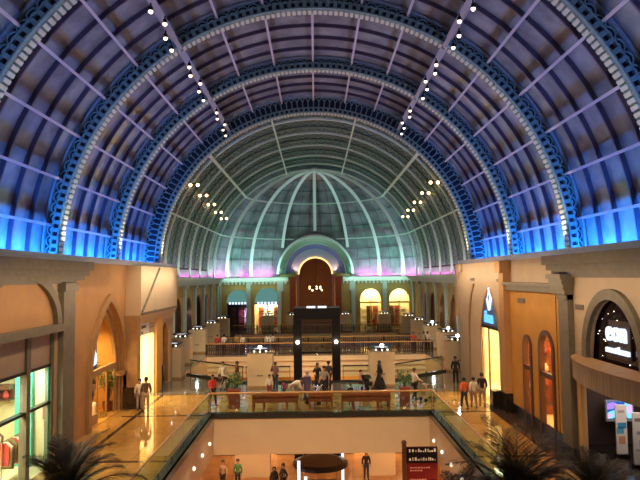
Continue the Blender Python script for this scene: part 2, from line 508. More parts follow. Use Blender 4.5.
sl.box(-9.9, 9.9, 55, 60.5, ZB, -T); sl.box(-13.5, 13.5, 76, 96, -1.3, -T)
# grooves on the far fascias
for yy in (55,):
    for z in (-.55, -1.0, -1.45): sl.box(-9.9, 9.9, yy-.10, yy, z, z+.10)
struct('ceiling', 'cream plaster edges and underside of the upper level', mb=sl, m='plaster_white')
lf = MB().box(-16, 16, 8, 90, -5.7, -5.5)
struct('floor', 'orange brown marble floor of the ground level', mb=lf, m='lower_marble')
inl = MB()
for y in (23.6, 31.25, 36.9):
    inl.box(-10, XL-.35, y-.12, y+.12, .0, .004); inl.box(XR_+.35, 10, y-.12, y+.12, .0, .004)
inl.box(XL, XR_, 36.78, 37.02, 0, .004); inl.box(-9.4, -9.2, 17.5, 37, 0, .003); inl.box(9.0, 10, 17.5, 33, 0, .003)
struct('trim_1', 'dark inlay bands crossing the marble floor', mb=inl, m='inlay_dark')
cp = MB(); cw = .38
cp.box(XL-cw, XL+.03, 17.2, 31.5, 0, .1); cp.box(XR_-.03, XR_+cw, 17.2, 31.5, 0, .1)
cp.box(XL+.03, XR_-.03, 31.17, 31.5, 0, .1); cp.box(XL+.03, XR_-.03, 17.2, 17.53, 0, .1)
cp.box(XL-.06, XL+.05, 17.5, 31.2, -.16, .1); cp.box(XR_-.05, XR_+.06, 17.5, 31.2, -.16, .1); cp.box(XL, XR_, 31.13, 31.2, -.16, .1)
struct('trim_2', 'dark stone kerb round the front void', mb=cp, m='coping_stone')
cp = MB()
for (a, b2) in zip(VE[1:], VE[2:-1]):
    pass
edge = VE[1:-1]
for k in range(len(edge)-1):
    a, b2 = Vector((*edge[k], 0)), Vector((*edge[k+1], 0)); d = (b2-a).normalized(); nrm = Vector((-d.y, d.x, 0))
    p = [a-nrm*.3, b2-nrm*.3, b2+nrm*.03, a+nrm*.03]
    cp.hexa([(q.x, q.y, -.15) for q in p]+[(q.x, q.y, .12) for q in p])
struct('trim_3', 'dark kerb along the angled edge behind the benches', mb=cp, m='coping_stone')

# ------------------------------------------------------------------ wall helper
def wallY(mb, x0, x1, ya, yb, z0, z1, ops=(), ax='y'):
    """wall along Y between x0 and x1 (ax='x' swaps); ops: (a, b, bottom, topfunction)"""
    def bx(u0, u1, za0, za1, zb0, zb1):
        q = []
        for xx in (x0, x1):
            for (u, z) in ((u0, za0), (u1, zb0), (u1, zb1), (u0, za1)):
                q.append((xx, u, z) if ax == 'y' else (u, xx, z))
        mb.hexa(q)
    cur = ya
    for (a, b, bot, f) in sorted(ops, key=lambda o: o[0]):
        if a > cur: bx(cur, a, z0, z1, z0, z1)
        if bot > z0: bx(a, b, z0, bot, z0, bot)
        n = 20
        for i in range(n):
            u0, u1 = a+(b-a)*i/n, a+(b-a)*(i+1)/n
            t0, t1 = f(u0), f(u1)
            bx(u0, u1, t0, z1, t1, z1)
        cur = b
    if cur < yb: bx(cur, yb, z0, z1, z0, z1)
    return mb
def f_round(c, r, zs, k=1.0): return lambda y: zs+k*math.sqrt(max(0, r*r-(y-c)**2))
def f_flat(z): return lambda y: z
def f_goth(c, hw, zs, h):         # pointed arch: two arcs, half width hw, rise h
    Rr = (hw*hw+h*h)/(2*hw)
    return lambda y: zs+math.sqrt(max(0, Rr*Rr-(abs(y-c)+Rr-hw)**2))
def arch_path(f, a, b, z0, n=24):
    pts = [(a, z0)]
    for i in range(n+1):
        u = a+(b-a)*(.5-.5*math.cos(PI*i/n)); pts.append((u, f(u)))
    pts.append((b, z0)); return pts
def band(mb, path, w, x0, x1, ax='y'):
    P = [Vector(p) for p in path]; N = len(P); out = []
    for i in range(N):
        t = (P[min(i+1, N-1)]-P[max(i-1, 0)])
        t = t.normalized() if t.length > 1e-6 else Vector((0, 1))
        nrm = Vector((-t.y, t.x)); out.append(P[i]+nrm*w)
    out[0] = Vector((P[0].x-w, P[0].y)); out[-1] = Vector((P[-1].x+w, P[-1].y))
    for i in range(N-1):
        q = []
        for xx in (x0, x1):
            for p in (P[i], P[i+1], out[i+1], out[i]):
                q.append((xx, p.x, p.y) if ax == 'y' else (p.x, xx, p.y))
        mb.hexa(q)
    return mb
def panel(mb, f, a, b, z0, x, th=.02, ax='y', n=20):     # sheet filling an opening
    for i in range(n):
        u0, u1 = a+(b-a)*i/n, a+(b-a)*(i+1)/n
        q = []
        for xx in (x, x+th):
            for (u, z) in ((u0, z0), (u1, z0), (u1, max(z0+.001, f(u1))), (u0, max(z0+.001, f(u0)))):
                q.append((xx, u, z) if ax == 'y' else (u, xx, z))
        mb.hexa(q)
    return mb
def area(name, loc, sx, sy, power, col, rot=(0, 0, 0), spread=None):
    l = bpy.data.lights.new(name, 'AREA'); l.shape = 'RECTANGLE'; l.size = sx; l.size_y = sy; l.energy = power; l.color = col
    if spread: l.spread = spread
    o = bpy.data.objects.new(name, l); COL.objects.link(o); o.location = loc; o.rotation_euler = rot; return o
def point(name, loc, power, col, r=.1):
    l = bpy.data.lights.new(name, 'POINT'); l.energy = power; l.color = col; l.shadow_soft_size = r
    o = bpy.data.objects.new(name, l); COL.objects.link(o); o.location = loc; return o
def spot(name, loc, tgt, power, col, ang=60, blend=.6, r=.1):
    l = bpy.data.lights.new(name, 'SPOT'); l.energy = power; l.color = col; l.spot_size = R(ang); l.spot_blend = blend; l.shadow_soft_size = r
    o = bpy.data.objects.new(name, l); COL.objects.link(o); o.location = loc
    d = Vector(tgt)-Vector(loc); o.rotation_euler = d.to_track_quat('-Z', 'Y').to_euler(); return o

# ------------------------------------------------------------------ left wall
XW = 10.0
ZW = 7.75
# A: lunette shop (17..23.5), B: recessed pointed arch (24.5..33), C: bright shop (33..42)
fa = f_round(20.3, 2.75, 5.35, .62)       # lunette
fB = f_goth(30.6, 2.5, 2.0, 3.9)
wl = MB()
wallY(wl, -XW-.12, -XW, 10.0, 24.5, 0, ZW, [(12, 16.5, 0, f_flat(5.0)), (17.4, 23.3, 0, f_flat(5.0))])
LW = struct('wall_left', 'tan plaster shop wall on the left of the hall', (-XW, 24, 0))
wl.build('lunette_bay', 'plaster_beige', LW)
wallY(MB(), -XW-.62, -XW-.5, 24.5, 33.6, 0, ZW, [(28.1, 33.1, 0, fB)]).build('recess_bay', 'plaster_tan', LW)
w = MB(); wallY(w, -XW-.12, -XW, 33.6, 42.0, 0, 5.0, [(33.9, 37.3, 0, f_flat(3.8)), (39.2, 41.4, 0, f_goth(40.3, 1.1, 3.0, 1.2))])
w.box(-XW-.6, -XW, 33.6, 33.61, 0, 5)
w.build('bright_bay', 'plaster_beige', LW)
mb = MB().box(-XW-.9, -XW+.35, 33.4, 42.0, 5.0, ZW)
mb.hexa([(-XW-.6, 33.5, 4.35), (-XW+.02, 33.5, 4.35), (-XW+.02, 42, 4.35), (-XW-.6, 42, 4.35), (-XW-.6, 33.5, 5), (-XW+.33, 33.5, 5), (-XW+.33, 42, 5), (-XW-.6, 42, 5)])
mb.build('upper_block', 'plaster_white', LW)
mb = MB()                                    # mouldings on the upper block
mb.box(-XW+.33, -XW+.41, 33.4, 42, 5.0, 5.14); mb.box(-XW+.33, -XW+.40, 36.2, 36.2+.01, 5.1, 5.2)
mb.tube([(-XW+.38, 33.5, 5.2), (-XW+.38, 37.2, ZW-.1)], .07, 4)
mb.build('upper_moulding', 'stone_grey', LW)
mb = MB()
for k in range(5):
    mb.box(-XW-.02, -XW+.03, 34.0+k*.66, 34.55+k*.66, 3.85, 4.05); 
mb.box(-XW-.02, -XW+.04, 33.9, 37.4, 4.18, 4.26)
mb.build('shop_fascia', 'plaster_white', LW)
mb = MB(); wallY(mb, -XW-.03, -XW+.16, 37.4, 38.9, 0, 4.9); mb.build('yellow_column', mat('plaster_yellow', (.80, .45, .12), .6), LW)
# grey cornice with a stepped end, only over the near bay; steel gutter above all
co = MB()
for (dx, z0, z1) in ((.55, 7.38, ZW), (.42, 7.16, 7.38), (.26, 6.98, 7.16)):
    co.box(-XW-.1, -XW+dx, 10, 25.2+dx, z0, z1)
co.box(-XW-.1, -XW+.16, 10, 24.9, 6.86, 6.98)
struct('trim_4', 'grey stone cornice over the nearest left shop', mb=co, m='stone_grey')
pl = MB().box(-XW-.02, -XW+.22, 23.5, 24.6, 0, 6.9); pl.box(-XW-.02, -XW+.32, 23.42, 24.68, 6.55, 6.9)
pl.box(-XW-.02, -XW+.2, 16.5, 17.3, 0, 6.9)
struct('trim_5', 'grey stone pilasters between the left shops', mb=pl, m='stone_grey')
t6 = MB()
P = arch_path(fa, 17.55, 23.05, 5.35)
band(t6, P[1:-1], .36, -XW, -XW+.2)
t6.box(-XW, -XW+.28, 17.0, 23.5, 5.05, 5.33)
struct('trim_6', 'grey half round hood above the near left shop window', mb=t6, m='stone_grey')
t = MB(); panel(t, fa, 17.6, 23.0, 5.34, -XW+.005, .02); struct('trim_7', mb=t, m='plaster_tan')
led = MB().box(-12.6, -XW, 10.0, 42.0, ZW, 7.86); led.box(-XW-.08, -XW+.02, 10, 42, ZW, 8.02)
led.box(XW, 12.6, 10, 42, ZW, 7.86); led.box(XW-.02, XW+.08, 10, 42, ZW, 8.02)
struct('trim_8', 'steel ledge and gutter at the foot of the vault', mb=led, m='ledge_steel')
# wall vents and plates
def plate(name, x, y, z, w, h, label, side):
    o = MB().box(x-.03, x+.03, y-w/2, y+w/2, z-h/2, z+h/2)
    for k in range(3): o.box(x-.045, x+.045, y-w/2+.05, y+w/2-.05, z-h/2+h*(k+.3)/3, z-h/2+h*(k+.55)/3)
    return tag(o.build(name, 'plate_grey'), label, 'wall vent')
plate('wall_vent', -XW+.01, 23.0, 6.15, .62, .2, 'small vent beside the left lunette hood', -1)
plate('wall_vent', -XW-.49, 25.9, 6.1, .8, .2, 'small vent on the recessed wall right of the grey pilaster', -1)
# gothic arch mouldings
t9 = MB()
for (w0, xo) in ((.32, .06), (.0, .0)):
    pass
fB2 = f_goth(30.6, 2.5, 2.0, 3.9)
P = arch_path(fB2, 28.1, 33.1, 0)
band(t9, P, .38, -XW-.5, -XW-.34)
fi = f_goth(30.6, 2.22, 2.0, 3.6); P = arch_path(fi, 28.38, 32.82, 0)
band(t9, P, .3, -XW-.74, -XW-.60)
fi2 = f_goth(30.6, 2.0, 2.0, 3.3); P = arch_path(fi2, 28.6, 32.6, 0)
band(t9, P, .25, -XW-.9, -XW-.72)
for yy in (28.35, 32.85): t9.box(-XW-.9, -XW-.38, yy-.32, yy+.32, 1.85, 2.1)
struct('trim_9', 'brown stepped mouldings of the pointed left arch', mb=t9, m='stone_brown')
w = MB().box(-XW-.5, -XW+.25, 33.1, 33.7, 0, 5.0); w.box(-XW-.5, -XW+.4, 33.0, 33.75, 0, .9)
struct('trim_10', 'orange brown pier between the pointed arch and bright shop', mb=w, m='stone_brown')
w = MB().box(-XW-.5, -XW+.46, 32.95, 33.85, 0, 1.15); w.box(-XW, -XW+.24, 38.7, 39.1, 0, 1.5); w.box(-XW, -XW+.3, 23.4, 24.7, 0, .35)
w.box(XW-.3, XW, 23.1, 24.3, 0, .35); w.box(XW-.06, XW, 24.2, 32.0, 0, .5); w.box(XW-.4, XW, 30.9, 31.9, 0, .95)
struct('baseboard_left', 'black polished plinth blocks at the foot of the piers', mb=w, m='dark_plinth')

# shop rooms behind the walls: floor, ceiling, back and side walls in one shell
def room(side, ya, yb, depth, h, m, name='wall_shop', z0=0.0, mback=None, off=.12):
    x0 = side*(XW+off)
    x1 = x0+side*depth
    a, b2 = min(x0, x1), max(x0, x1)
    mb = MB(); t = .05
    mb.box(a, b2, ya-t, ya, z0, h); mb.box(a, b2, yb, yb+t, z0, h); mb.box(a, b2, ya, yb, h, h+t)
    mb.box(a, b2, ya, yb, z0-.02, z0+.01)
    o = struct('wall_%s' % ('left' if side < 0 else 'right'), mb=mb, m=m)
    bk = MB().box(x1 if side > 0 else x1-t, x1+t if side > 0 else x1, ya, yb, z0, h)
    struct('wall_%s' % ('left' if side < 0 else 'right'), mb=bk, m=mback or m)
    return o
# A room: mint display shop
room(-1, 17.2, 23.5, 3.0, 5.0, 'shop_cream', mback='shop_cream')
tw = MB().box(-XW-1.46, -XW-.83, 23.2, 23.35, 0, 4.9); tw.box(-XW-.14, -XW-.13, 23.0, 23.3, 0, 3.8)
struct('wall_left', 'mint green partition inside the near left shop', mb=tw, m='teal_wall')
win = struct('window_1', 'tall glazed shopfront of the near left shop', (-XW, 20.3, 0))
fr = MB()
for y in (17.45, 21.3, 23.25): fr.box(-XW-.3, -XW-.05, y-.14, y+.14, 0, 5.0)
fr.build('mullion', 'stone_grey', win)
fr = MB().box(-XW-.28, -XW-.08, 17.4, 23.3, 2.35, 2.45); fr.box(-XW-.28, -XW-.08, 17.4, 23.3, 3.75, 3.85); fr.build('transom', 'black_metal', win)
MB().box(-XW-.24, -XW-.14, 17.5, 23.2, 3.8, 5.0).build('blind', 'shutter_beige', win)
MB().box(-XW-.20, -XW-.18, 17.5, 23.2, 0, 3.8).build('pane', 'shop_glass', win)
area('light_mint_shop', (-XW-1.4, 19.4, 3.7), 1.0, 3.2, 420, (1, .95, .68))
area('light_mint_shop', (-XW-.75, 22.3, 3.7), .4, 1.6, 110, (.8, 1, .85))
def clothes_rail(x, y, n, cols, label, side):
    t = thing('clothes_rack', label, 'clothes rack', (x, y, 0))
    MB().tube([(0, -.7, 0), (0, -.7, 1.5), (0, .7, 1.5), (0, .7, 0)], .025, 6).build('rack_frame', 'chrome', t, world=False)
    for k in range(n):
        yy = -.6+1.2*k/(n-1); c = cols[k % len(cols)]
        mb = MB(); 
        mb.prism([(-.07, 1.45), (.07, 1.45), (.24, 1.3), (.2, .7-.1*(k % 3)), (-.2, .7-.1*(k % 3)), (-.24, 1.3)], lambda a, z: (a, yy-.03, z), lambda a, z: (a, yy+.03, z))
        mb.build('garment', mat('cloth_%s' % c[0], c[1], .8), t, world=False)
    return t
CL = [('red', (.5, .05, .04)), ('cream', (.8, .7, .5)), ('brown', (.2, .09, .05)), ('olive', (.25, .24, .08))]
clothes_rail(-XW-.75, 21.6, 8, CL, 'clothes rack near the mint partition of the near left shop', -1)
clothes_rail(-XW-1.75, 21.9, 8, CL[1:], 'clothes rack at the left edge of the near left shop', -1)
# shelf with small goods, high in the mint shop
t = thing('display_shelf', 'dark display shelf with red goods inside the near left shop', 'shelf', (-XW-1.95, 23.0, 2.5))
MB().box(-.55, .45, -.15, .2, 0, .06).build('board', 'dark_wood', t, world=False)
MB().box(-.55, .45, -.15, .2, .42, .60).build('board', 'dark_wood', t, world=False)
MB().box(-.55, .45, .16, .2, .06, .42).build('back', 'dark_wood', t, world=False)
for k, yy in enumerate((-.35, -.05, .25)):
    o = MB().lathe([(.05, 0), (.11, .08), (.09, .2), (.04, .3), (.05, .34)], (-XW-1.95+yy, 23.0, 2.56), 10).build('vase', mat('cloth_red', (.5, .05, .04)), smooth=True)
    tag(o, 'red vase on the dark shelf in the near left shop, %s' % ('left', 'middle', 'right')[k], 'vase', 'vases in the near left shop')
o = MB().box(-XW-.55, -XW-.2, 23.40, 23.46, 1.6, 2.4)
t = thing('framed_picture', 'small framed picture on the pale wall of the near left shop', 'picture', (-XW-.37, 23.43, 2.0))
o.build('frame', 'plaster_white', t); MB().box(-XW-.49, -XW-.26, 23.385, 23.40, 1.7, 2.3).build('print', mat('print_red', (.5, .16, .08), .6, noise=.5, scale=5), t)

# B room: florist-like shop behind the pointed arch
room(-1, 28.0, 33.4, 3.2, 6.2, 'plaster_orange', mback='shop_cream', off=.62)
area('light_florist', (-XW-2.2, 30.4, 4.2), 1.0, 3.5, 480, (1, .66, .30))
win = struct('window_2', 'glazed front under the pointed left arch', (-XW-1.0, 30.6, 0))
f = MB().box(-XW-.88, -XW-.74, 28.6, 32.6, 2.35, 2.6)
for y in (28.7, 30.0, 31.3, 32.5): f.box(-XW-.85, -XW-.77, y-.05, y+.05, 0, 2.4)
f.build('frame', 'stone_brown', win)
p = MB(); panel(p, fi2, 28.6, 32.6, 0.0, -XW-.82, .01); p.build('pane', 'shop_glass', win)
MB().box(-XW-.8, -XW-.74, 28.65, 29.9, 0, .5).build('lower_panel', 'stone_brown', win)
sg = thing('shop_sign', 'glowing white figure sign hung inside the pointed left arch', 'sign', (-XW-.72, 29.35, 2.75))
MB().box(-.05, .0, -.32, .32, -.05, 1.25).build('sign_board', mat('sign_navy', (.05, .06, .14), .5), sg, world=False)
m_ = MB(); m_.prism([(-.24, .1), (.24, .18), (.26, .4), (.2, .68), (.08, .74), (.08, 1.0), (-.06, 1.02), (-.08, .74), (-.22, .66), (-.26, .4)], lambda a, z: (.0, a, z), lambda a, z: (.04, a, z))
m_.build('emblem', 'sign_white', sg, world=False)

def bush(name, loc, rad, h, n, m, label, cat, pot=None, group=None, leafl=.22):
    t = thing(name, label, cat, loc, group=group)
    zb = 0
    if pot:
        pr, ph, pm = pot
        MB().lathe([(pr*.72, 0), (pr*.8, ph*.1), (pr, ph*.92), (pr*1.06, ph), (pr*.9, ph), (pr*.86, ph*.9)], n=16).build('pot', pm, t, world=False)
        MB().lathe([(pr*.9, ph*.86), (pr*.88, ph*.9)], n=14).build('soil', 'soil', t, world=False); zb = ph*.88
    mb = MB(); st = MB()
    for i in range(n):
        a = random.random()*2*PI; el = random.uniform(.1, 1.25); rr = rad*random.uniform(.5, 1)
        p = Vector((math.cos(a)*math.cos(el)*rr, math.sin(a)*math.cos(el)*rr, zb+h*.35+math.sin(el)*h*.62*random.uniform(.6, 1)))
        if i % 6 == 0: st.tube([(0, 0, zb), (p.x*.5, p.y*.5, zb+(p.z-zb)*.6), tuple(p)], [.02, .015, .006], 4)
        d = Vector((random.uniform(-1, 1), random.uniform(-1, 1), random.uniform(-.4, 1))).normalized()*leafl*random.uniform(.7, 1.3)
        s = d.cross(Vector((random.random(), random.random(), 1))).normalized()*leafl*.28
        m2 = p+d*.5
        mb.add([p, m2+s, p+d, m2-s, m2+Vector((0, 0, .015))], [(0, 1, 4), (1, 2, 4), (2, 3, 4), (3, 0, 4)])
    mb.build('foliage', m, t, world=False); st.build('stems', 'trunk_bark', t, world=False)
    return t
bush('potted_plant', (-XW-1.65, 31.5, 0), .6, 2.6, 320, 'leaf_green', 'large green potted plant behind the glass of the pointed arch', 'plant', (.35, .6, 'terracotta'))
bush('potted_plant', (-XW-1.15, 32.6, 0), .45, 2.0, 240, 'leaf_green', 'smaller green potted plant deeper in the pointed arch shop', 'plant', (.3, .5, 'terracotta'))
o = MB().lathe([(.18, 0), (.24, .1), (.13, .45), (.2, .7), (.1, .8)], (-XW-1.25, 31.0, 0), 14).build('urn', 'shop_white', smooth=True)
tag(o, 'white urn between the plants in the pointed arch shop', 'urn')
# C room: very bright shop
room(-1, 33.8, 38.5, 4.0, 4.0, 'shop_cream')
area('light_bright_shop', (-XW-2.4, 35.7, 3.9), 3.0, 3.2, 1100, (1, .86, .52))
win = struct('door_1', 'wide open doorway of the bright yellow shop', (-XW, 35.6, 0))
f = MB(); band(f, [(33.95, 0), (33.95, 3.78), (37.28, 3.78), (37.28, 0)], .0801, -XW-.4, -XW+.03); f.build('frame', 'plaster_white', win)
pk = thing('shop_sign', 'white shop sign with dark letter blocks above the bright shop', 'sign', (-XW+.03, 34.8, 4.05))
MB().box(0, .05, -.85, 1.25, -.25, .42).build('sign_board', 'shop_white', pk, world=False)
for (a, b2, z, zz) in ((-.35, -.2, .1, .3), (-.1, .45, .14, .28), (-.4, -.1, -.16, -.04)):
    MB().box(.05, .07, a, b2, z, zz).build('letter_block', 'black_metal', pk, world=False)
room(-1, 39.0, 41.6, 2.5, 4.2, 'stone_brown')
point('light_small_niche', (-XW-1.6, 40.3, 3.4), 30, (1, .6, .3))
# display table inside the bright shop
t = thing('display_table', 'white display table inside the bright yellow shop', 'table', (-XW-.95, 37.6, 0))
MB().box(-.4, .4, -.7, .7, .72, .8).build('tabletop', 'shop_white', t, world=False)
for sx in (-.34, .34):
    for sy in (-.62, .62): MB().box(sx-.03, sx+.03, sy-.03, sy+.03, 0, .72).build('leg', 'chrome', t, world=False)

# ------------------------------------------------------------------ right wall
RW = struct('wall_right', 'tan plaster shop wall on the right of the hall', (XW, 24, 0))
fR = f_round(20.25, 1.8, 4.05, 1.15)
w = MB(); wallY(w, XW, XW+.12, 10, 24.2, 3.22, ZW, [(18.45, 22.05, 3.6, fR)]); w.box(XW, XW+.12, 22.75, 24.2, 0, 3.22); w.box(XW, XW+.12, 10, 14.5, 0, 3.22); w.build('round_arch_bay', 'plaster_beige', RW)
w = MB(); wallY(w, XW, XW+.12, 24.2, 31.2, 0, 6.3, [(25.35, 27.05, 0, f_round(26.2, .85, 3.7)), (28.0, 29.1, 0, f_round(28.55, .55, 3.6))]); w.build('orange_bay', 'plaster_orange', RW)
MB().box(XW+.1, XW+.5, 24.2, 31.2, 6.3, ZW).build('upper_panel', 'plaster_beige', RW)
fC = f_goth(34.1, 1.75, 3.2, 3.0)
w = MB(); wallY(w, XW-.15, XW, 31.2, 40.4, 0, ZW, [(32.35, 35.85, 0, fC)]); w.build('pointed_bay', 'plaster_beige', RW)
# jambs and bands
t = MB(); band(t, arch_path(fR, 18.45, 22.05, 3.3), .36, XW-.16, XW+.02); struct('trim_11', 'grey rounded arch surround of the near right shop', mb=t, m='stone_grey')
co = MB()
for (dx, z0, z1) in ((.55, 7.38, ZW), (.42, 7.16, 7.38), (.26, 6.98, 7.16)):
    co.box(XW-dx, XW+.1, 10, 24.5+dx, z0, z1)
co.box(XW-.16, XW+.1, 10, 24.3, 6.86, 6.98)
co.box(XW-.22, XW+.1, 24.2, 31.2, 6.22, 6.62); co.box(XW-.34, XW+.1, 24.2, 31.2, 6.48, 6.62)
struct('trim_12', 'grey stone cornice and lintel over the right shops', mb=co, m='stone_grey')
pl = MB().box(XW-.24, XW, 23.3, 24.2, 0, 6.9)
for k in range(5): pl.box(XW-.3-.07*k, XW, 23.3-.05*k, 24.2+.09*k, 6.0+.2*k, 6.2+.2*k)
pl.box(XW-.3, XW, 31.0, 31.3, 0, 0.4)
struct('trim_13', 'grey stone pilaster with stepped capital on the right', mb=pl, m='stone_grey')
pl = MB().box(XW-.32, XW+.1, 31.0, 31.75, 0, ZW-.05); pl.box(XW-.5, XW, 30.95, 31.8, 7.1, ZW-.02)
struct('trim_14', 'tan pier between the orange bay and pointed shop', mb=pl, m='plaster_tan')
t = MB(); fo = f_goth(36.6, 1.9, 3.6, 3.3)
band(t, arch_path(fo, 36.2, 38.5, 0)[12:], .22, XW-.22, XW-.1)
band(t, arch_path(fC, 32.35, 35.85, 0), .16, XW-.2, XW-.1)
struct('trim_15', 'brown curved arch moulding on the right wall', mb=t, m='stone_brown')
plate('wall_vent', XW-.01, 22.75, 5.75, .7, .18, 'small vent between right pilaster and rounded arch', 1)
plate('wall_vent', XW-.02, 29.2, 5.75, .9, .2, 'small vent high on the orange wall', 1)
plate('wall_vent', XW-.17, 31.95+.3, 6.7, .5, .14, 'small vent near the apex of the pointed right arch', 1)
plate('wall_vent', XW-.17, 37.6, 6.75, .8, .16, 'small vent on the tan wall left of the pointed right arch', 1)
# A: dark shop with star lights and curved counter canopy
room(1, 14.5, 24.95, 4.5, 6.6, 'shop_dark')
struct('floor', 'dark grey glossy floor of the near right shop', mb=MB().box(XW+.12, XW+4.6, 14.5, 24.95, .012, .03), m='dark_plinth')
win = struct('window_3', 'dark arched shop glazing with star lights', (XW+.3, 20.25, 3))
p = MB(); panel(p, fR, 18.45, 22.05, 3.6, XW+.22, .03); p.build('pane', mat('dark_glass', (.02, .01, .012), .08), win)
st = MB()
rs = random.Random(3)
for k in range(26):
    y = rs.uniform(18.7, 21.9); z = rs.uniform(3.95, max(4.0, fR(y)-.2))
    st.ball((XW+.20, y, z), rs.uniform(.008, .017), 6, 4)
st.build('star_lights', 'lamp_white', win)
sg = thing('shop_sign', 'blue white glowing eon sweet home sign in the dark right arch', 'sign', (XW+.12, 20.2, 4.6))
MB().box(XW+.14, XW+.2, 19.45, 20.9, 4.15, 5.4).build('sign_board', 'shop_dark', sg)
text_mesh('sign_text', 'eon', .98, 'sign_white', sg, (XW+.1, 20.28, 4.72), ROT_R, .05, .92)
text_mesh('sign_text', 'sweet home', .34, 'sign_white', sg, (XW+.1, 20.24, 4.30), ROT_R, .04, .92)
# curved canopy band: bulges into the hall
cv = MB(); n = 24
def bul(y): return 1.05*math.sin(PI*max(0, min(1, (y-15.0)/8.15)))**.6 if y > 15 else 0
for i in range(n):
    ya, yb = 15.0+8.15*i/n, 15.0+8.15*(i+1)/n
    xa, xb = XW-bul(ya)-.02, XW-bul(yb)-.02
    cv.hexa([(xa, ya, 3.22), (XW, ya, 3.22), (XW, yb, 3.22), (xb, yb, 3.22), (xa, ya, 3.88), (XW, ya, 3.88), (XW, yb, 3.88), (xb, yb, 3.88)])
cn = thing('shop_canopy', 'curved striped wood canopy of the near right shop', 'canopy', (XW, 19, 2.35))
cv.build('fascia', 'counter_wood', cn)
cv = MB()
for i in range(n):
    ya, yb = 15.0+8.15*i/n, 15.0+8.15*(i+1)/n
    xa, xb = XW-bul(ya)-.07, XW-bul(yb)-.07
    cv.hexa([(xa, ya, 3.88), (XW, ya, 3.88), (XW, yb, 3.88), (xb, yb, 3.88), (xa, ya, 3.95), (XW, ya, 3.95), (XW, yb, 3.95), (xb, yb, 3.95)])
cv.build('cap', 'stone_brown', cn)
w = MB().box(XW, 15, 25.0, 25.08, 0, 6.6); struct('wall_right', 'dark glossy back wall of the near right shop', mb=w, m='dark_plinth')
w = MB().box(XW-.2, XW-.1, 22.5, 22.75, 0, 3.2); struct('trim_16', mb=w, m='plaster_yellow')
tvx, tvy = 12.15, 24.4
tv = thing('display_screen', 'bright blue and violet screen under the curved canopy', 'screen', (tvx, tvy, .03))
MB().box(tvx-.56, tvx+.56, tvy-.04, tvy+.05, 1.08, 1.92).build('screen_frame', mat('screen_grey', (.3, .33, .38), .4), tv)
def screen_mat():
    m = bpy.data.materials.new('screen_picture'); m.use_nodes = True; nt = m.node_tree; b = nt.nodes['Principled BSDF']
    tc = nt.nodes.new('ShaderNodeTexCoord'); nz = nt.nodes.new('ShaderNodeTexNoise'); nz.inputs['Scale'].default_value = 1.6
    r = nt.nodes.new('ShaderNodeValToRGB'); r.color_ramp.interpolation = 'CONSTANT'
    for pos, c in ((.0, (.45, .25, .9, 1)), (.45, (.02, .1, .5, 1)), (.52, (.2, .75, .9, 1)), (.6, (.75, .5, 1, 1))):
        e = r.color_ramp.elements.new(pos); e.color = c
    nt.links.new(tc.outputs['Object'], nz.inputs['Vector']); nt.links.new(nz.outputs['Fac'], r.inputs['Fac']); nt.links.new(r.outputs['Color'], b.inputs['Emission Color'])
    b.inputs['Emission Strength'].default_value = 1.3; b.inputs['Base Color'].default_value = (0, 0, 0, 1); MATS['screen_picture'] = m
screen_mat()
MB().box(tvx-.5, tvx+.5, tvy-.06, tvy-.04, 1.2, 1.87).build('picture', 'screen_picture', tv)
MB().box(tvx-.06, tvx+.06, tvy, tvy+.04, 0.03, 1.1).build('stand', 'black_metal', tv)
def standee(x, y, h, w, cols, label):
    t = thing('banner_stand', label, 'banner', (x, y, .03), group='white banner stands by the dark shop')
    MB().box(-w/2-.02, w/2+.02, -.16, .16, 0, .12).build('base', 'black_metal', t, world=False)
    MB().box(-w/2, w/2, -.025, .025, .12, h).build('banner', 'shop_white', t, world=False)
    for (a, b2, z0, z1, c) in cols:
        MB().box(a*w, b2*w, -.03, -.02, z0*h, z1*h).build('printed_patch', mat('ink_%d' % int(c[0]*100+c[2]*7), c, .6), t, world=False)
    return t
standee(11.6, 23.2, 1.95, .42, [(-.35, .45, .55, .66, (.05, .3, .6)), (-.45, .2, .45, .57, (.1, .45, .7)), (-.3, .3, .25, .4, (.7, .35, .2)), (-.3, .3, .85, .9, (.5, .4, .4))], 'white banner stand with blue splash below the screen')
standee(11.58, 21.9, 1.95, .44, [(-.35, .35, .84, .9, (.3, .2, .2)), (-.2, .1, .6, .66, (.4, .4, .4)), (.0, .4, .38, .5, (.35, .03, .05)), (-.3, .2, .3, .34, (.5, .5, .5))], 'white banner stand with red mark, rightmost of the two')
fk = MB().box(9.7, 10.1, 14.5, 22.7, .0, .03); struct('trim_17', 'black polished step before the dark right shop', mb=fk, m='dark_plinth')
o = MB().box(12.7, 14.4, 23.4, 24.0, .03, 1.05); o2 = thing('sales_counter', 'low dark red counter right of the bright screen', 'counter', (13.5, 23.7, .03))
o.build('body', 'bench_wood', o2); MB().box(12.64, 14.46, 23.34, 24.06, 1.05, 1.1).build('counter_top', 'plate_grey', o2)
area('light_star_shop', (XW+2, 22.0, 3.2), 2, 4, 110, (1, .8, .7))
struct('ceiling', mb=MB().box(XW+.12, XW+4.6, 14.5, 24.95, 3.3, 3.4), m='shop_dark')
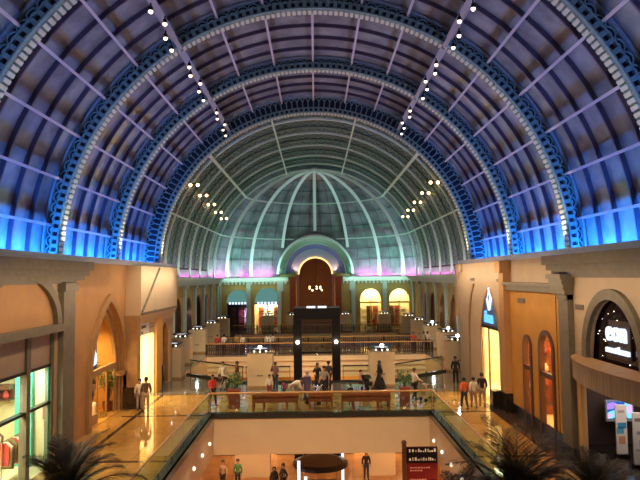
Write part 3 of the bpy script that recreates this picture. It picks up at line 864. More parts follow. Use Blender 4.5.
# B: arched wooden doors
for i, (c, r, zs, lab) in enumerate(((26.2, .85, 3.7, 'large arched wooden window door on the orange wall'), (28.55, .55, 3.6, 'narrow arched wooden door on the orange wall'))):
    d = struct('door_%d' % (i+2), lab, (XW, c, 0))
    ff = f_round(c, r, zs); f = MB(); band(f, arch_path(f_round(c, r-.16, zs), c-r+.16, c+r-.16, 0), .18, XW-.08, XW+.16)
    f.box(XW-.02, XW+.12, c-r+.1, c+r-.1, 2.5, 2.72); f.box(XW-.02, XW+.12, c-r+.1, c+r-.1, 0, .45)
    f.build('frame', 'dark_wood', d)
    f2 = f_round(c, r-.14, zs); p = MB(); panel(p, f2, c-r+.14, c+r-.14, .4, XW+.08, .01); p.build('pane', 'shop_glass', d)
room(1, 25.1, 30.5, 2.4, 5.0, 'shop_cream', mback='shop_cream')
area('light_orange_shop', (XW+1.3, 27.8, 4.6), 1.2, 4.0, 420, (1, .55, .25))
t = thing('display_shelf', 'wall shelf of red goods behind the arched wooden door', 'shelf', (XW+1.2, 30.2, 0))
for z in (.5, 1.3, 2.1, 2.9, 3.7): MB().box(-1.0, 1.1, -.15, .2, z, z+.05).build('board', 'dark_wood', t, world=False)
MB().box(-1.0, 1.1, .2, .24, 0, 4.6).build('back', 'bench_wood', t, world=False)
k = 0
for z, zn in ((.55, 'lowest'), (1.35, 'second'), (2.15, 'third'), (2.95, 'fourth'), (3.75, 'top')):
    for yy, yn in ((-.75, 'left end'), (-.3, 'left middle'), (.2, 'right middle'), (.65, 'right end')):
        o = MB().lathe([(.06, 0), (.14, .1), (.12, .28), (.05, .36), (.06, .42)], (XW+1.25+yy, 30.2, z), 10).build('jar', ['terracotta', 'shop_cream', 'shop_white', 'board_red'][k % 4] if k % 7 == 1 else ['terracotta', 'shop_cream', 'board_red'][k % 3], smooth=True)
        tag(o, 'jar on the %s shelf behind the arched door, %s' % (zn, yn), 'jar', 'jars behind the arched wooden door'); k += 1
# C: bright shop with blue sign
room(1, 32.0, 39.8, 3.5, 6.2, 'shop_cream', off=0)
area('light_blue_sign_shop', (XW+1.8, 35.5, 5.0), 2.0, 5.0, 1100, (1, .80, .50))
win = struct('window_4', 'tall pointed shopfront with lit yellow interior', (XW, 34.1, 0))
sb = MB(); panel(sb, f_goth(34.1, 1.74, 3.2, 2.98), 32.4, 35.8, 4.1, XW-.16, .06); sb.build('tympanum', mat('sign_slate', (.08, .15, .26), .4), win)
MB().box(XW-.18, XW, 32.4, 35.8, 3.95, 4.12).build('transom', 'black_metal', win)
MB().box(XW-.1, XW-.08, 32.4, 35.8, 0, 3.95).build('pane', 'shop_glass', win)
MB().box(XW-.13, XW-.05, 34.55, 34.65, 0, 3.95).build('mullion', 'plate_grey', win)
sg = thing('shop_sign', 'blue glowing script sign with white diamond in the pointed arch', 'sign', (XW-.2, 34.1, 4.9))
text_mesh('sign_text', 'ilsea', .95, 'sign_blue', sg, (XW-.2, 34.2, 4.3), ROT_R, .04, 1.0)
d = MB()
cz, cy = 5.65, 34.0
for (a, b2) in (((-.38, 0), (0, .62)), ((0, .62), (.38, 0)), ((.38, 0), (0, -.62)), ((0, -.62), (-.38, 0))):
    if a == (0, .62): wd = .03
    else: wd = .09
    d.tube([(XW-.2, cy+a[0], cz+a[1]), (XW-.2, cy+b2[0], cz+b2[1])], wd, 4)
d.build('diamond_mark', 'sign_white', sg)
for k, (y, z) in enumerate(((33.0, .9), (33.0, 1.8), (35.2, .9), (35.2, 1.8), (34.1, 1.0))):
    o = MB().box(XW+1.6, XW+2.1, y-.5, y+.5, z, z+.05); o.box(XW+1.7, XW+2.0, y-.45, y-.1, z+.05, z+.4); o.box(XW+1.7, XW+2.0, y+.05, y+.4, z+.05, z+.3)
    tag(o.build('display_shelf', ['bench_wood', 'terracotta', 'plaster_white', 'leaf_green', 'cloth_red'][k]), ['low brown goods shelf', 'upper red goods shelf', 'low white goods shelf', 'upper green goods shelf', 'red goods shelf in the middle'][k]+' inside the blue sign shop', 'shelf')
tag(MB().box(XW-.75, XW-.25, 31.9, 32.5, 0, .9).build('waste_bin', 'dark_plinth'), 'black bin on the floor by the blue sign shop', 'bin')
# wall end pieces toward the domed hall
w = MB().box(XW-.15, 13.5, 40.4, 41.2, 0, ZW); w.box(XW-.3, XW+.2, 40.2, 41.3, 7.2, ZW); w.box(XW-.2, XW+.6, 41.2, 42.0, 4.2, ZW)
w.box(-13.5, -XW-.6, 41.4, 42, 0, ZW); w.box(-13.5, -12.1, 41.8, 42.4, 7, 8.2); w.box(12.1, 13.5, 41.8, 42.4, 7, 8.2)
struct('wall_end', 'plaster wall ends where the hall widens', mb=w, m='plaster_beige')
brk = MB()
for sx in (-1, 1):
    brk.prism([(0, 6.2), (.3, 6.4), (.55, 7.0), (.9, 7.3), (.9, 7.7), (0, 7.7)], lambda a, z: (sx*(10.0-.0), 42.0+a*1.2, z), lambda a, z: (sx*10.9, 42.0+a*1.2, z))
struct('trim_18', mb=brk, m='stone_grey')

# ------------------------------------------------------------------ domed hall side and rear walls
XH = 13.0
zt = 7.0
for sx, side in ((-1, 'left'), (1, 'right')):
    ops = []
    for k, c in enumerate((47, 52, 57, 62, 67, 72)):
        ops.append((c-1.9, c+1.9, 0, f_goth(c, 1.9, 3.0, 2.2)))
    w = MB(); a, b2 = sorted((sx*XH, sx*(XH+.5))); wallY(w, *sorted((sx*XH, sx*(XH+.15))), 42, 80, 0, zt, ops)
    struct('wall_'+side, '%s wall of the domed hall with pointed niches' % side, mb=w, m='rear_ochre')
    w = MB()
    for y in (44.5, 49.5, 54.5, 59.5, 64.5, 69.5, 74.5, 79):
        a, b2 = sorted((sx*(XH-.22), sx*XH)); w.box(a, b2, y-.35, y+.35, 0, 6.3)
        a, b2 = sorted((sx*(XH-.4), sx*XH)); w.box(a, b2, y-.45, y+.45, 6.0, 6.4)
    struct('trim_19' if sx < 0 else 'trim_20', 'tall pale pilasters on the %s wall of the domed hall' % side, mb=w, m='stone_teal')
    w = MB()
    for (dx, z0, z1) in ((.5, 6.3, 6.55), (.75, 6.55, 6.8), (1.0, 6.8, zt)):
        a, b2 = sorted((sx*(XH-dx), sx*(XH+.5))); w.box(a, b2, 42, 80, z0, z1)
    struct('trim_21' if sx < 0 else 'trim_22', 'pale cornice on the %s side of the domed hall' % side, mb=w, m='stone_teal')
    bk = MB(); a, b2 = sorted((sx*(XH+1.5), sx*(XH+1.6))); bk.box(a, b2, 42, 80, 0, zt)
    struct('wall_'+side, mb=bk, m='shop_dark' if sx < 0 else 'stone_brown')
    for k, y in enumerate((52, 62, 72)):
        point('light_niche', (sx*(XH+1.0), y, 3.0), 25, (1, .55, .3))
lg = MB()
for sx in (-1, 1):
    a, b2 = sorted((sx*11.95, sx*13.5)); lg.box(a, b2, 42.2, YD, 6.98, 7.08)
NP = 32
for k in range(NP):
    pa, pb = [(-PI/2+PI*q/NP) for q in (k, k+1)]
    def outp(p):
        sn, cs = math.sin(p), math.cos(p); tt = min(13.5/max(1e-6, abs(sn)), 12.6/max(1e-6, cs)); return (tt*sn, YD+tt*cs)
    q = [(11.95*math.sin(pa), YD+11.95*math.cos(pa)), (11.95*math.sin(pb), YD+11.95*math.cos(pb)), outp(pb), outp(pa)]
    if abs(q[0][0]) < 4.2 and abs(q[1][0]) < 4.2: continue
    lg.hexa([(x, y, 6.98) for x, y in q]+[(x, y, 7.08) for x, y in q])
struct('trim_27', 'pale stone ledge at the foot of the domed vault', mb=lg, m='stone_teal')
# rear wall
ops = []
rear = [(-10.3, 1.5), (-6.4, 1.7), (7.3, 1.4), (11.1, 1.35)]
rt = {}
for (c, r) in rear:
    ops.append((c-r, c+r, 0, f_round(c, r, 3.95, 1.0)))
ops.append((-2.75, 2.75, 0, f_flat(7.4)))
w = MB(); wallY(w, 80, 80.5, -13.5, 13.5, 0, 7.4, [o for o in ops if abs(o[0]) > 3]+[ops[-1]], ax='x')
struct('wall_rear', 'ochre rear wall with arched shops', mb=w, m='rear_ochre')
w = MB()
for (a, b2) in ((-12.6, -3.6), (3.6, 12.6)):
    w.box(a, b2, 79.0, 80, 6.75, 7.0); w.box(a, b2, 79.3, 80, 6.45, 6.75)
    x = a
    while x < b2: w.box(x, x+.22, 79.5, 80, 6.12, 6.45); x += .5
for x in (-8.9, -4.6, 4.8, 9.2): w.box(x-.3, x+.3, 79.7, 80, 5.2, 6.6)
for x in (-12.8, -8.9, -4.8, 5.0, 9.2, 12.9): w.box(x-.28, x+.28, 79.8, 80, 0, 6.5)
struct('trim_23', 'pale dentil cornice and piers on the rear wall', mb=w, m='stone_teal')
w = MB()
for s_ in (-1, 1):
    a, b2 = sorted((s_*2.6, s_*3.4)); w.box(a, b2, 79.2, 80.0, 0, 6.7); w.box(a-.1, b2+.1, 79.1, 80, 6.7, 7.05); w.box(a-.1, b2+.1, 79.1, 80, 0, .8)
struct('trim_24', 'red brown piers flanking the dark rear passage', mb=w, m='bench_wood')
tr = MB()
for (c, r) in rear:
    band(tr, arch_path(f_round(c, r, 3.95), c-r, c+r, 0), .22, 79.85, 80.02, ax='x')
struct('trim_25', mb=tr, m='rear_ochre')
emis('lunette_teal', (.35, .9, .85), .30); emis('shop_glow', (1, .85, .55), 1.6); emis('violet_glow', (.35, .25, .7), .5)
names = ['far left rear shop', 'left rear shop beside the passage', 'right rear shop beside the passage', 'far right rear shop']
for i, (c, r) in enumerate(rear):
    win = struct('window_%d' % (5+i), names[i], (c, 80.3, 0))
    p = MB(); panel(p, f_round(c, r, 3.95), c-r, c+r, 3.6 if i < 2 else .0, 80.25, .02, ax='x'); p.build('pane', 'lunette_teal' if i < 2 else 'shop_glass', win)
    f = MB(); f.box(c-r, c+r, 80.1, 80.35, 3.45, 3.65); f.box(c-.06, c+.06, 80.1, 80.3, 0, 3.9); f.build('frame', 'black_metal' if i < 2 else 'rear_ochre', win)
    if i < 2:
        lt = MB()
        for k in range(6): lt.box(c-r*.8+k*r*.27, c-r*.8+k*r*.27+r*.18, 79.95, 80.0, 3.5, 3.8)
        lt.build('sign_lettering', 'sign_white', win)
    # shop interior
    w = MB().box(c-r-.3, c+r+.3, 82.4, 82.5, 0, 6.3); w.box(c-r-.35, c-r-.3, 80.5, 82.5, 0, 6.3); w.box(c+r+.3, c+r+.35, 80.5, 82.5, 0, 6.3); w.box(c-r-.3, c+r+.3, 80.5, 82.5, 6.3, 6.35)
    struct('wall_rear', mb=w, m='shop_cream' if i else 'shop_dark')
    if i: area('light_rear_shop', (c, 81.4, 5.9 if i > 1 else 3.8), 2*r, 1.0, (0, 420, 520, 420)[i], (1, .82, .52))
    else: point('light_rear_shop', (c+.8, 81.5, 2.0), 60, (.6, .4, 1))
    for k in range(3):
        x = c-r*.6+k*r*.6
        o = MB(); 
        for z in (.9, 1.7, 2.5): o.box(x-.35, x+.35, 82.0, 82.35, z, z+.06); o.box(x-.25, x-.02, 82.05, 82.3, z+.06, z+.4); o.box(x+.08, x+.28, 82.05, 82.3, z+.06, z+.3)
        o.box(x-.36, x+.36, 82.33, 82.37, .2, 3.0)
        tag(o.build('shop_shelf', ['dark_wood', 'terracotta', 'cloth_cream'][(k+i) % 3]), '%s shelf of goods inside the %s' % (('left', 'middle', 'right')[k], names[i]), 'shelf', 'shelves inside the rear shops')
# chandelier in the rear passage
ch = thing('chandelier', 'lit chandelier hanging in the dark rear passage', 'chandelier', (0, 86, 5.0))
MB().tube([(0, 0, .6), (0, 0, 4.4)], .03, 6).build('chain', 'black_metal', ch, world=False)
r_ = MB()
for z, rr in ((.5, .5), (0, .9)):
    r_.tube([(rr*math.cos(2*PI*k/16), rr*math.sin(2*PI*k/16), z) for k in range(16)], .035, 6, closed=True)
    for k in range(4): r_.tube([(0, 0, .6), (rr*math.cos(PI*k/2), rr*math.sin(PI*k/2), z)], .02, 4)
r_.build('chandelier_frame', 'black_metal', ch, world=False)
b_ = MB()
for k in range(9): b_.ball((.9*math.cos(2*PI*k/9), .9*math.sin(2*PI*k/9), .12+.25*(k % 3)), .11, 8, 5)
b_.build('candle_bulbs', 'lamp_warm', ch, world=False)
point('light_passage', (0, 84.5, 4.2), 260, (1, .5, .25))
w = MB().box(-3.6, -2.7, 80.5, 94, 0, 7.6); w.box(2.7, 3.6, 80.5, 94, 0, 7.6)
struct('wall_passage', mb=w, m='stone_brown')
w = MB().box(-3.4, 3.4, 82.0, 82.4, 2.0, 2.4); struct('trim_26', 'pale lit beam across the rear passage', mb=w, m='plaster_white')

# ------------------------------------------------------------------ glass balustrades round the front void
def glass_rail(label, p0, p1, pitch=1.95, h=1.08, glass='rail_glass', railm='rail_wood', rr=.045, zb=.1):
    a, b2 = Vector((*p0, 0)), Vector((*p1, 0)); L = (b2-a).length; d = (b2-a)/L
    ang = math.atan2(d.y, d.x)
    t = thing('glass_balustrade', label, 'balustrade', tuple(a), ang)
    MB().tube([(0, 0, h), (L, 0, h)], rr, 8).build('handrail', railm, t, world=False)
    n = max(1, int(round(L/pitch)))
    for k in range(n):
        MB().box(L*k/n+.02, L*(k+1)/n-.02, -.008, .008, zb, h-.03).build('glass_panel', glass, t, world=False)
    for k in range(n+1):
        x = min(max(L*k/n, .02), L-.02)
        MB().box(x-.02, x+.02, -.025, .025, zb-.02, h-.02 if k in (0, n) else zb+.16).build('post', 'chrome', t, world=False)
    return t
glass_rail('glass balustrade with wood handrail along the left of the front void', (XL-.25, 17.4), (XL-.25, 31.35))
glass_rail('glass balustrade with wood handrail along the right of the front void', (XR_+.25, 17.4), (XR_+.25, 31.35))
glass_rail('glass balustrade with wood handrail in front of the benches', (XL-.2, 31.38), (XR_+.2, 31.38))
glass_rail('angled glass balustrade behind the benches, left piece', (-9.2, 44.3), (-4.9, 40.5), railm='coping_stone', glass='far_glass')
glass_rail('angled glass balustrade behind the benches, right piece', (4.9, 40.5), (9.2, 44.3), railm='coping_stone', glass='far_glass')
glass_rail('straight glass balustrade beside the glass lift', (-4.7, 40.45), (-1.75, 40.45), railm='coping_stone', glass='far_glass')
glass_rail('straight glass balustrade right of the glass lift', (1.75, 40.45), (4.7, 40.45), railm='coping_stone', glass='far_glass')
def iron_rail(label, y, x0, x1):
    t = thing('iron_railing', label, 'railing', ((x0+x1)/2, y, 0))
    MB().box(x0, x1, y-.05, y+.05, 1.0, 1.08).build('handrail', 'rail_wood', t)
    MB().box(x0, x1, y-.03, y+.03, .08, .13).build('bottom_rail', 'iron_rail', t)
    n = int((x1-x0)/1.5); bal = MB()
    for k in range(n+1):
        x = x0+(x1-x0)*k/n
        MB().box(x-.05, x+.05, y-.05, y+.05, 0, 1.02).build('post', 'iron_rail', t)
    m = int((x1-x0)/.2)
    for k in range(m):
        x = x0+(k+.5)*(x1-x0)/m; bal.box(x-.028, x+.028, y-.02, y+.02, .1, 1.0)
        bal.tube([(x+.1*math.cos(2*PI*j/8), y, .55+.16*math.sin(2*PI*j/8)) for j in range(8)], .018, 4, closed=True)
    bal.build('ironwork', 'iron_rail', t)
iron_rail('dark iron railing across the middle void edge', 55.1, -10.0, 10.6)
iron_rail('dark iron railing before the rear shops', 76.1, -10.4, 10.8)
iron_rail('dark iron railing on the back of the middle bridge', 60.4, -9.8, 9.8)

# wall lights on the fascia of the void
for sx, nm in ((XL+.03, 'left'), (XR_-.03, 'right')):
    for k, y in enumerate((30.0, 28.1, 26.2, 24.3, 22.4, 20.5)):
        o = MB().lathe([(.03, -.08), (.06, -.03), (.06, .05), (.03, .08)], (sx, y, -1.1), 10)
        o = o.build('wall_light', 'lamp_dim', smooth=True)
        tag(o, 'small lit wall light on the %s void edge, %s from the far corner' % (nm, ('first', 'second', 'third', 'fourth', 'fifth', 'sixth')[k]), 'wall light', 'wall lights round the front void')
for sx, s2 in ((XL, 1), (XR_, -1)):
    for y in (29, 25.2, 21.5): point('light_fascia', (sx+s2*.35, y, -1.1), 1.6, (1, .8, .5), .08)

# ------------------------------------------------------------------ ground level below: shops, pillars
w = MB()
for (x0, x1) in ((-5.2, -3.0), (3.2, 4.9), (-9.5, -7.4), (8.2, 10.2)): w.box(x0, x1, 38.5, 39.6, -5.5, ZB)
struct('wall_ground', 'white ground level piers under the bridge', mb=w, m='plaster_white')
w = MB().box(-13.5, 13.5, 46.5, 46.8, -5.5, ZB-.0); struct('wall_ground', mb=w, m='stone_brown')
w = MB().box(-12.6, -7.5, 20, 38, -5.5, ZB); w.box(7.6, 12.6, 20, 38, -5.5, ZB); struct('wall_ground', 'orange lit ground level side walls', mb=w, m='plaster_tan')
w = MB().box(-13.5, 13.5, 63, 63.3, -5.5, ZB); struct('wall_ground', mb=w, m='plaster_orange')
for k, (x, c) in enumerate(((-6.3, (.5, .04, .03)), (-2.1, (.02, .02, .02)), (-.2, (.1, .1, .1)), (1.8, (.02, .02, .03)), (6.0, (.4, .3, .2)))):
    o = thing('shop_display', ['red ground level display by the left pier', 'black ground level display behind the left pier', 'grey display at the middle of the ground level', 'black ground level display under the lift', 'tan ground level display by the right pier'][k], 'display', (x, 43.5, -5.5))
    MB().box(-.8, .8, -.2, .2, 0, .5).build('base', 'dark_wood', o, world=False)
    MB().box(-.75, .75, .1, .16, .5, 2.6).build('back_panel', mat('disp_%d' % k, c, .5, noise=.4, scale=3), o, world=False)
    for j in range(3): MB().lathe([(.1, 0), (.16, .5), (.12, .8), (.2, 1.05), (.05, 1.2), (.09, 1.4), (.05, 1.5)], (-.5+.5*j, -.05, .5), 10).build('dummy', ['cloth_cream', 'cloth_brown', 'shop_white'][(j+k) % 3], o, world=False)
for (x, y, wd, p) in ((0, 27, 3, 0), (-3.5, 44, 5, 240), (4.5, 44, 5, 240), (-4.6, 34.6, 3, 130), (4.6, 34.6, 3, 130), (-3, 52, 10, 420), (3, 60, 8, 200)):
    if p: area('light_ground_level', (x, y, ZB-.05), wd, 3, p*2, (1, .66, .36))
for sx in (-6.4, 6.7):
    area('light_ground_side', (sx, 27, ZB-.05), 1.0, 9, 300, (1, .66, .36))

# ------------------------------------------------------------------ glass lift between the benches
lf = thing('glass_lift', 'black framed glass lift behind the benches', 'lift', (.05, 41.9, 0))
def lb(nm, m, *b): MB().box(*b).build(nm, m, lf, world=False)
for sx in (-1.3, 1.3):
    lb('post', 'black_metal', sx-.28, sx+.28, -1.0, -.5, -5.5, 4.75)
    lb('post', 'black_metal', sx-.14, sx+.14, .9, 1.2, -5.5, 4.75)
    lb('side_glass', 'rail_glass', sx-.02, sx+.02, -.5, .9, 1.5, 4.4)
lb('lintel', 'black_metal', -1.58, 1.58, -1.05, -.5, 4.15, 4.8)
lb('roof', 'black_metal', -1.58, 1.58, -1.05, 1.25, 4.8, 4.9)
lb('rear_lintel', 'black_metal', -1.3, 1.3, .95, 1.15, 4.2, 4.8)
lb('front_glass', clear_glass('lift_glass', (.82, .86, .74), .12), -1.02, 1.02, -.72, -.70, 1.9, 4.15)
lb('crossbar', 'black_metal', -1.02, 1.02, -.8, -.62, 1.82, 1.95)
lb('car', 'black_metal', -.95, -.8, -.5, .8, -5.4, -3.0)
for sx in (-.38, .38): lb('roof_lamp', 'strip_white', sx-.3, sx+.3, -.95, -.6, 4.9, 5.02)
for sx in (-1.3, 1.3):
    MB().ball((sx, -1.06, 2.62), .13, 12, 8).build('globe_lamp', 'lamp_white', lf, world=False, smooth=True)
    point('light_lift', (.05+sx, 41.9-1.35, 2.62), 25, (1, .85, .55), .12)

# ------------------------------------------------------------------ white pillars and bowl lamps
pil = None; bowl = None
def make_pillar():
    t = thing('lamp_pillar', 'x', 'pillar', (0, 0, 0), group='square cream pillars carrying bowl lamps')
    MB().box(-.8, .8, -.55, .55, .1, 2.15).build('shaft', 'plaster_white', t, world=False)
    MB().box(-.84, .84, -.59, .59, 0, .14).build('plinth', 'stone_brown', t, world=False)
    MB().box(-.18, .18, -.57, -.54, .75, .82).build('wall_plate', 'plate_grey', t, world=False)
    return t
def make_bowl():
    t = thing('bowl_lamp', 'x', 'lamp', (0, 0, 0), group='dark bowl lamps on the cream pillars')
    MB().lathe([(.12, 0), (.2, .06), (.5, .18), (.8, .30), (.82, .34), (.74, .32), (.4, .24)], n=20).build('bowl', 'black_metal', t, world=False, smooth=True)
    MB().lathe([(.45, .25), (.42, .29), (.02, .30)], n=16).build('light_disc', 'lamp_soft', t, world=False)
    for k in range(3):
        a = -PI/2+(k-1)*.8; MB().ball((.52*math.cos(a), .52*math.sin(a), .14), .05, 8, 5).build('small_bulb', 'lamp_white', t, world=False)
    return t
spots = [(-10.25, 43.0, 'first in the left row, nearest the bright shop'), (-11.1, 50.0, 'second in the left row'), (-11.2, 57.5, 'third in the left row'), (-11.2, 65, 'fourth in the left row'), (-11.2, 72.5, 'last in the left row'),
         (10.4, 44.9, 'first in the right row'), (11.2, 51.6, 'second in the right row'), (11.2, 58.5, 'third in the right row'), (11.2, 66, 'fourth in the right row'), (11.2, 72.8, 'last in the right row'),
         (-3.6, 39.2, 'left of the glass lift, behind the benches'), (4.2, 39.2, 'right of the glass lift, behind the abaya'),
         (-2.9, 77.6, 'left side of the rear passage'), (3.8, 77.6, 'right side of the rear passage'), (-6.2, 77.6, 'before the left rear shop'), (8.8, 77.6, 'before the right rear shops')]
pil = make_pillar(); bowl = make_bowl()
for i, (x, y, s_) in enumerate(spots):
    z = 0
    p = pil if i == 0 else dup(pil, (x, y, 0)); b_ = bowl if i == 0 else dup(bowl, (0, 0, 0))
    p.location = (x, y, 0); b_.location = (x, y, 2.15)
    p['label'] = 'square cream pillar, '+s_; b_['label'] = 'dark bowl lamp on the pillar '+s_
    if i in (5, 6, 7, 10, 11):
        # bright bulb standing in the bowl
        o = MB().ball((0, -.45, .42), .11, 10, 8).build('bright_bulb', 'lamp_blue', b_, world=False, smooth=True)
    if i in (0, 1, 2, 5, 6, 7, 10, 11): point('light_bowl', (x, y-.5, 3.0), 22, (.95, .93, .9), .15)

# ------------------------------------------------------------------ benches and planters
def make_bench(L):
    t = thing('bench', 'x', 'bench', (0, 0, 0), group='red brown wooden benches on the bridge')
    h = L/2
    s = MB()
    for k in range(4): s.box(-h, h, -.28+.15*k, -.16+.15*k, .42, .47)
    s.build('seat', 'bench_wood', t, world=False)
    s = MB()
    for k in range(3): s.box(-h, h, -.36-.015*k, -.32-.015*k, .40+.16*k, .55+.16*k)
    s.build('backrest', 'bench_wood', t, world=False)
    for x in (-h+.06, -.25*L, .25*L, h-.06):
        s = MB().box(x-.04, x+.04, -.4, -.3, 0, .86); s.build('leg', 'bench_wood', t, world=False)
        MB().box(x-.04, x+.04, .22, .3, 0, .42).build('leg', 'bench_wood', t, world=False)
    for x in (-h+.04, h-.04): MB().box(x-.04, x+.04, -.36, .32, .62, .68).build('armrest', 'dark_wood', t, world=False)
    return t
b1 = make_bench(2.45); b1.location = (-2.2, 32.5, 0); b1['label'] = 'wooden bench behind the glass rail, leftmost of the three'
b3 = make_bench(2.6); b3.location = (2.6, 32.5, 0); b3['label'] = 'wooden bench behind the glass rail, rightmost of the three'
b2_ = make_bench(1.3); b2_.location = (.2, 32.6, 0); b2_['label'] = 'short wooden bench in the middle beside the stroller family'
def box_planter(x, y, w, h, label):
    t = thing('planter', label, 'planter', (x, y, 0), group='square red planters on the bridge')
    MB().prism([(-w*.42, 0), (w*.42, 0), (w*.5, h), (-w*.5, h)], lambda a, z: (a, -w*.42, z), lambda a, z: (a, w*.42, z)).build('planter_box', 'terracotta', t, world=False)
    MB().box(-w*.54, w*.54, -w*.5, w*.5, h, h+.07).build('rim', 'bench_wood', t, world=False)
    mb = MB(); rnd = random.Random(int(x*10))
    for i in range(160):
        a = rnd.random()*2*PI; rr = w*.7*rnd.random()**.5; zz = h+.1+.75*rnd.random()
        p = Vector((rr*math.cos(a), rr*math.sin(a), zz)); d = Vector((rnd.uniform(-1, 1), rnd.uniform(-1, 1), rnd.uniform(0, 1)))*.2
        s = Vector((d.y, -d.x, .02)).normalized()*.05
        mb.add([p, p+d*.5+s, p+d, p+d*.5-s], [(0, 1, 2, 3)])
    for k in range(6): mb.tube([(0, 0, h), (w*.3*math.cos(k), w*.3*math.sin(k), h+.6)], .015, 4)
    mb.build('foliage', 'leaf_green', t, world=False)
    return t
box_planter(-4.45, 32.9, .62, .95, 'red planter with leafy shrub left of the benches')
box_planter(4.75, 32.9, .55, .95, 'red planter with leafy shrub right of the benches')

# ------------------------------------------------------------------ red directory board in the void
db = thing('directory_board', 'tall dark red directory board rising in the front void', 'sign', (2.98*1.75, 29.3, -5.5))
db.location = (5.0-.02, 29.2, -5.5)
bx, by = 5.0-.02, 29.2
wd = .74
MB().box(bx-wd, bx+wd, by-.05, by+.05, -5.5, -1.15).build('panel', 'board_red', db)
MB().tube([(bx-wd-.1, by, -5.5), (bx-wd-.1, by, -1.0)], .11, 10).build('post', 'dark_wood', db)
MB().ball((bx-wd-.1, by, -.95), .13, 10, 6).build('finial', 'dark_wood', db)
MB().box(bx-wd, bx+wd, by-.07, by-.05, -1.9, -1.15).build('header', 'black_metal', db)
mk = MB(); rs = random.Random(5)
for r_i, z in enumerate((-1.38, -1.78)):
    x = bx-wd+.12
    while x < bx+wd-.1:
        s = rs.uniform(.03, .09); mk.box(x, x+s, by-.085, by-.07, z, z+rs.uniform(.05, .16)); x += s+rs.uniform(.03, .09)
mk.build('header_lettering', 'shop_white', db)
mk = MB()
for z, L in ((-2.15, .9), (-2.28, .6), (-2.7, .7), (-3.1, 1.0), (-3.25, .8), (-3.6, .9)):
    x = bx-wd+.15
    while x < bx-wd+.15+L:
        s = rs.uniform(.05, .12); mk.box(x, x+s, by-.06, by-.05, z, z+.06); x += s+.03
mk.build('list_lettering', mat('pink_ink', (.7, .3, .28), .5), db)

# ground level kiosk with light bars
kx, ky = .15, 33.2
kk = thing('kiosk', 'round dark kiosk on the ground level below the bridge', 'kiosk', (kx, ky, -5.5))
MB().lathe([(1.45, 0), (1.5, .1), (1.5, .95), (1.62, 1.0), (1.62, 1.06), (1.2, 1.08)], n=28).build('counter', 'black_metal', kk, world=False)
MB().lathe([(1.5, 0.7), (1.515, .74), (1.5, .78)], n=28).build('lit_band', 'lamp_warm', kk, world=False)
MB().box(-.8, .8, -1.14, -1.0, 1.06, 1.9).build('dark_panel', 'black_metal', kk, world=False)
for x in (-.9, .9): MB().tube([(x, 0, 1), (x, 0, 2.3)], .05, 8).build('post', 'chrome', kk, world=False)
MB().lathe([(1.3, 2.3), (1.5, 2.36), (1.5, 2.5), (1.2, 2.56)], n=28).build('roof', 'black_metal', kk, world=False)
MB().box(-.3, .3, -1.2, -1.15, 1.35, 1.65).build('blue_screen', 'sign_blue', kk, world=False)
for k, (x, y, h, lab) in enumerate(((-.98, 31.9, 2.95, 'tallest white light column, left of the ground level kiosk'), (-.62, 31.4, 2.3, 'short white light column beside the tallest one'), (1.45, 35.4, 2.9, 'white light column right of the ground level kiosk'))):
    o = thing('light_column', lab, 'light column', (x, y, -5.5), group='white light columns on the ground level')
    MB().lathe([(.14, 0), (.14, .08), (.1, .1)], n=12).build('base', 'black_metal', o, world=False)
    MB().tube([(0, 0, .1), (0, 0, h)], .08, 10).build('tube_lamp', 'strip_white', o, world=False)

# ------------------------------------------------------------------ palms in the foreground
def palm(name, loc, trunk_h, crown_h, nf, L, label, seed, pot=True):
    rnd = random.Random(seed)
    t = thing(name, label, 'palm', loc)
    zb = 0
    if pot:
        MB().lathe([(.38, 0), (.42, .06), (.5, .62), (.54, .7), (.46, .7), (.44, .62)], n=18).build('pot', 'terracotta', t, world=False, smooth=True)
        MB().lathe([(.45, .6), (.44, .63)], n=16).build('soil', 'soil', t, world=False); zb = .62
    tr = MB(); pts = [(0, 0, zb+(trunk_h-zb)*k/8) for k in range(9)]
    tr.tube(pts, [.14+.02*(k % 2) for k in range(9)], 10); tr.build('trunk', 'trunk_bark', t, world=False)
    for i in range(nf):
        a = 2*PI*i/nf*2.4+rnd.uniform(-.2, .2); el = R(rnd.uniform(28, 86)); l = L*rnd.uniform(.75, 1.08)
        mb = MB(); p = Vector((0, 0, trunk_h-.05)); pts = [p.copy()]; ns = 14
        for s in range(ns):
            e = el-(s/ns)**1.5*R(78)
            p = p+Vector((math.cos(a)*math.cos(e), math.sin(a)*math.cos(e), math.sin(e)))*l/ns; pts.append(p.copy())
        mb.tube(pts, [.03*(1-.8*k/ns) for k in range(ns+1)], 4)
        side = Vector((-math.sin(a), math.cos(a), 0))
        for k in range(2, ns+1):
            for sub in (0, .25, .5, .75):
                if k == ns and sub > 0: continue
                q = pts[k]+(pts[min(k+1, ns)]-pts[k])*sub
                d = (pts[min(k, ns)]-pts[k-1]).normalized()
                ll = .50*math.sin(PI*min(.97, (k+sub)/ns*.8+.18))*L/2+.06
                for sg_ in (-1, 1):
                    tip = q+side*sg_*ll*.66+d*ll*.75+Vector((0, 0, -.14*ll+rnd.uniform(-.05, .05)))
                    mid = (q+tip)/2+Vector((0, 0, .03)); wv = d*.012
                    mb.add([q-wv, q+wv, mid+wv*1.1, tip, mid-wv*1.1], [(0, 1, 2, 4), (4, 2, 3)])
        mb.build('frond', 'leaf_dark', t, world=False)
    return t
palm('potted_palm', (-6.9, 16.8, 0), 1.0, 0, 20, 2.3, 'dark potted palm in the bottom left corner', 1)
palm('potted_palm', (5.35, 16.4, 0), .9, 0, 22, 2.5, 'dark potted palm at the bottom right, tallest feathery fronds', 2)
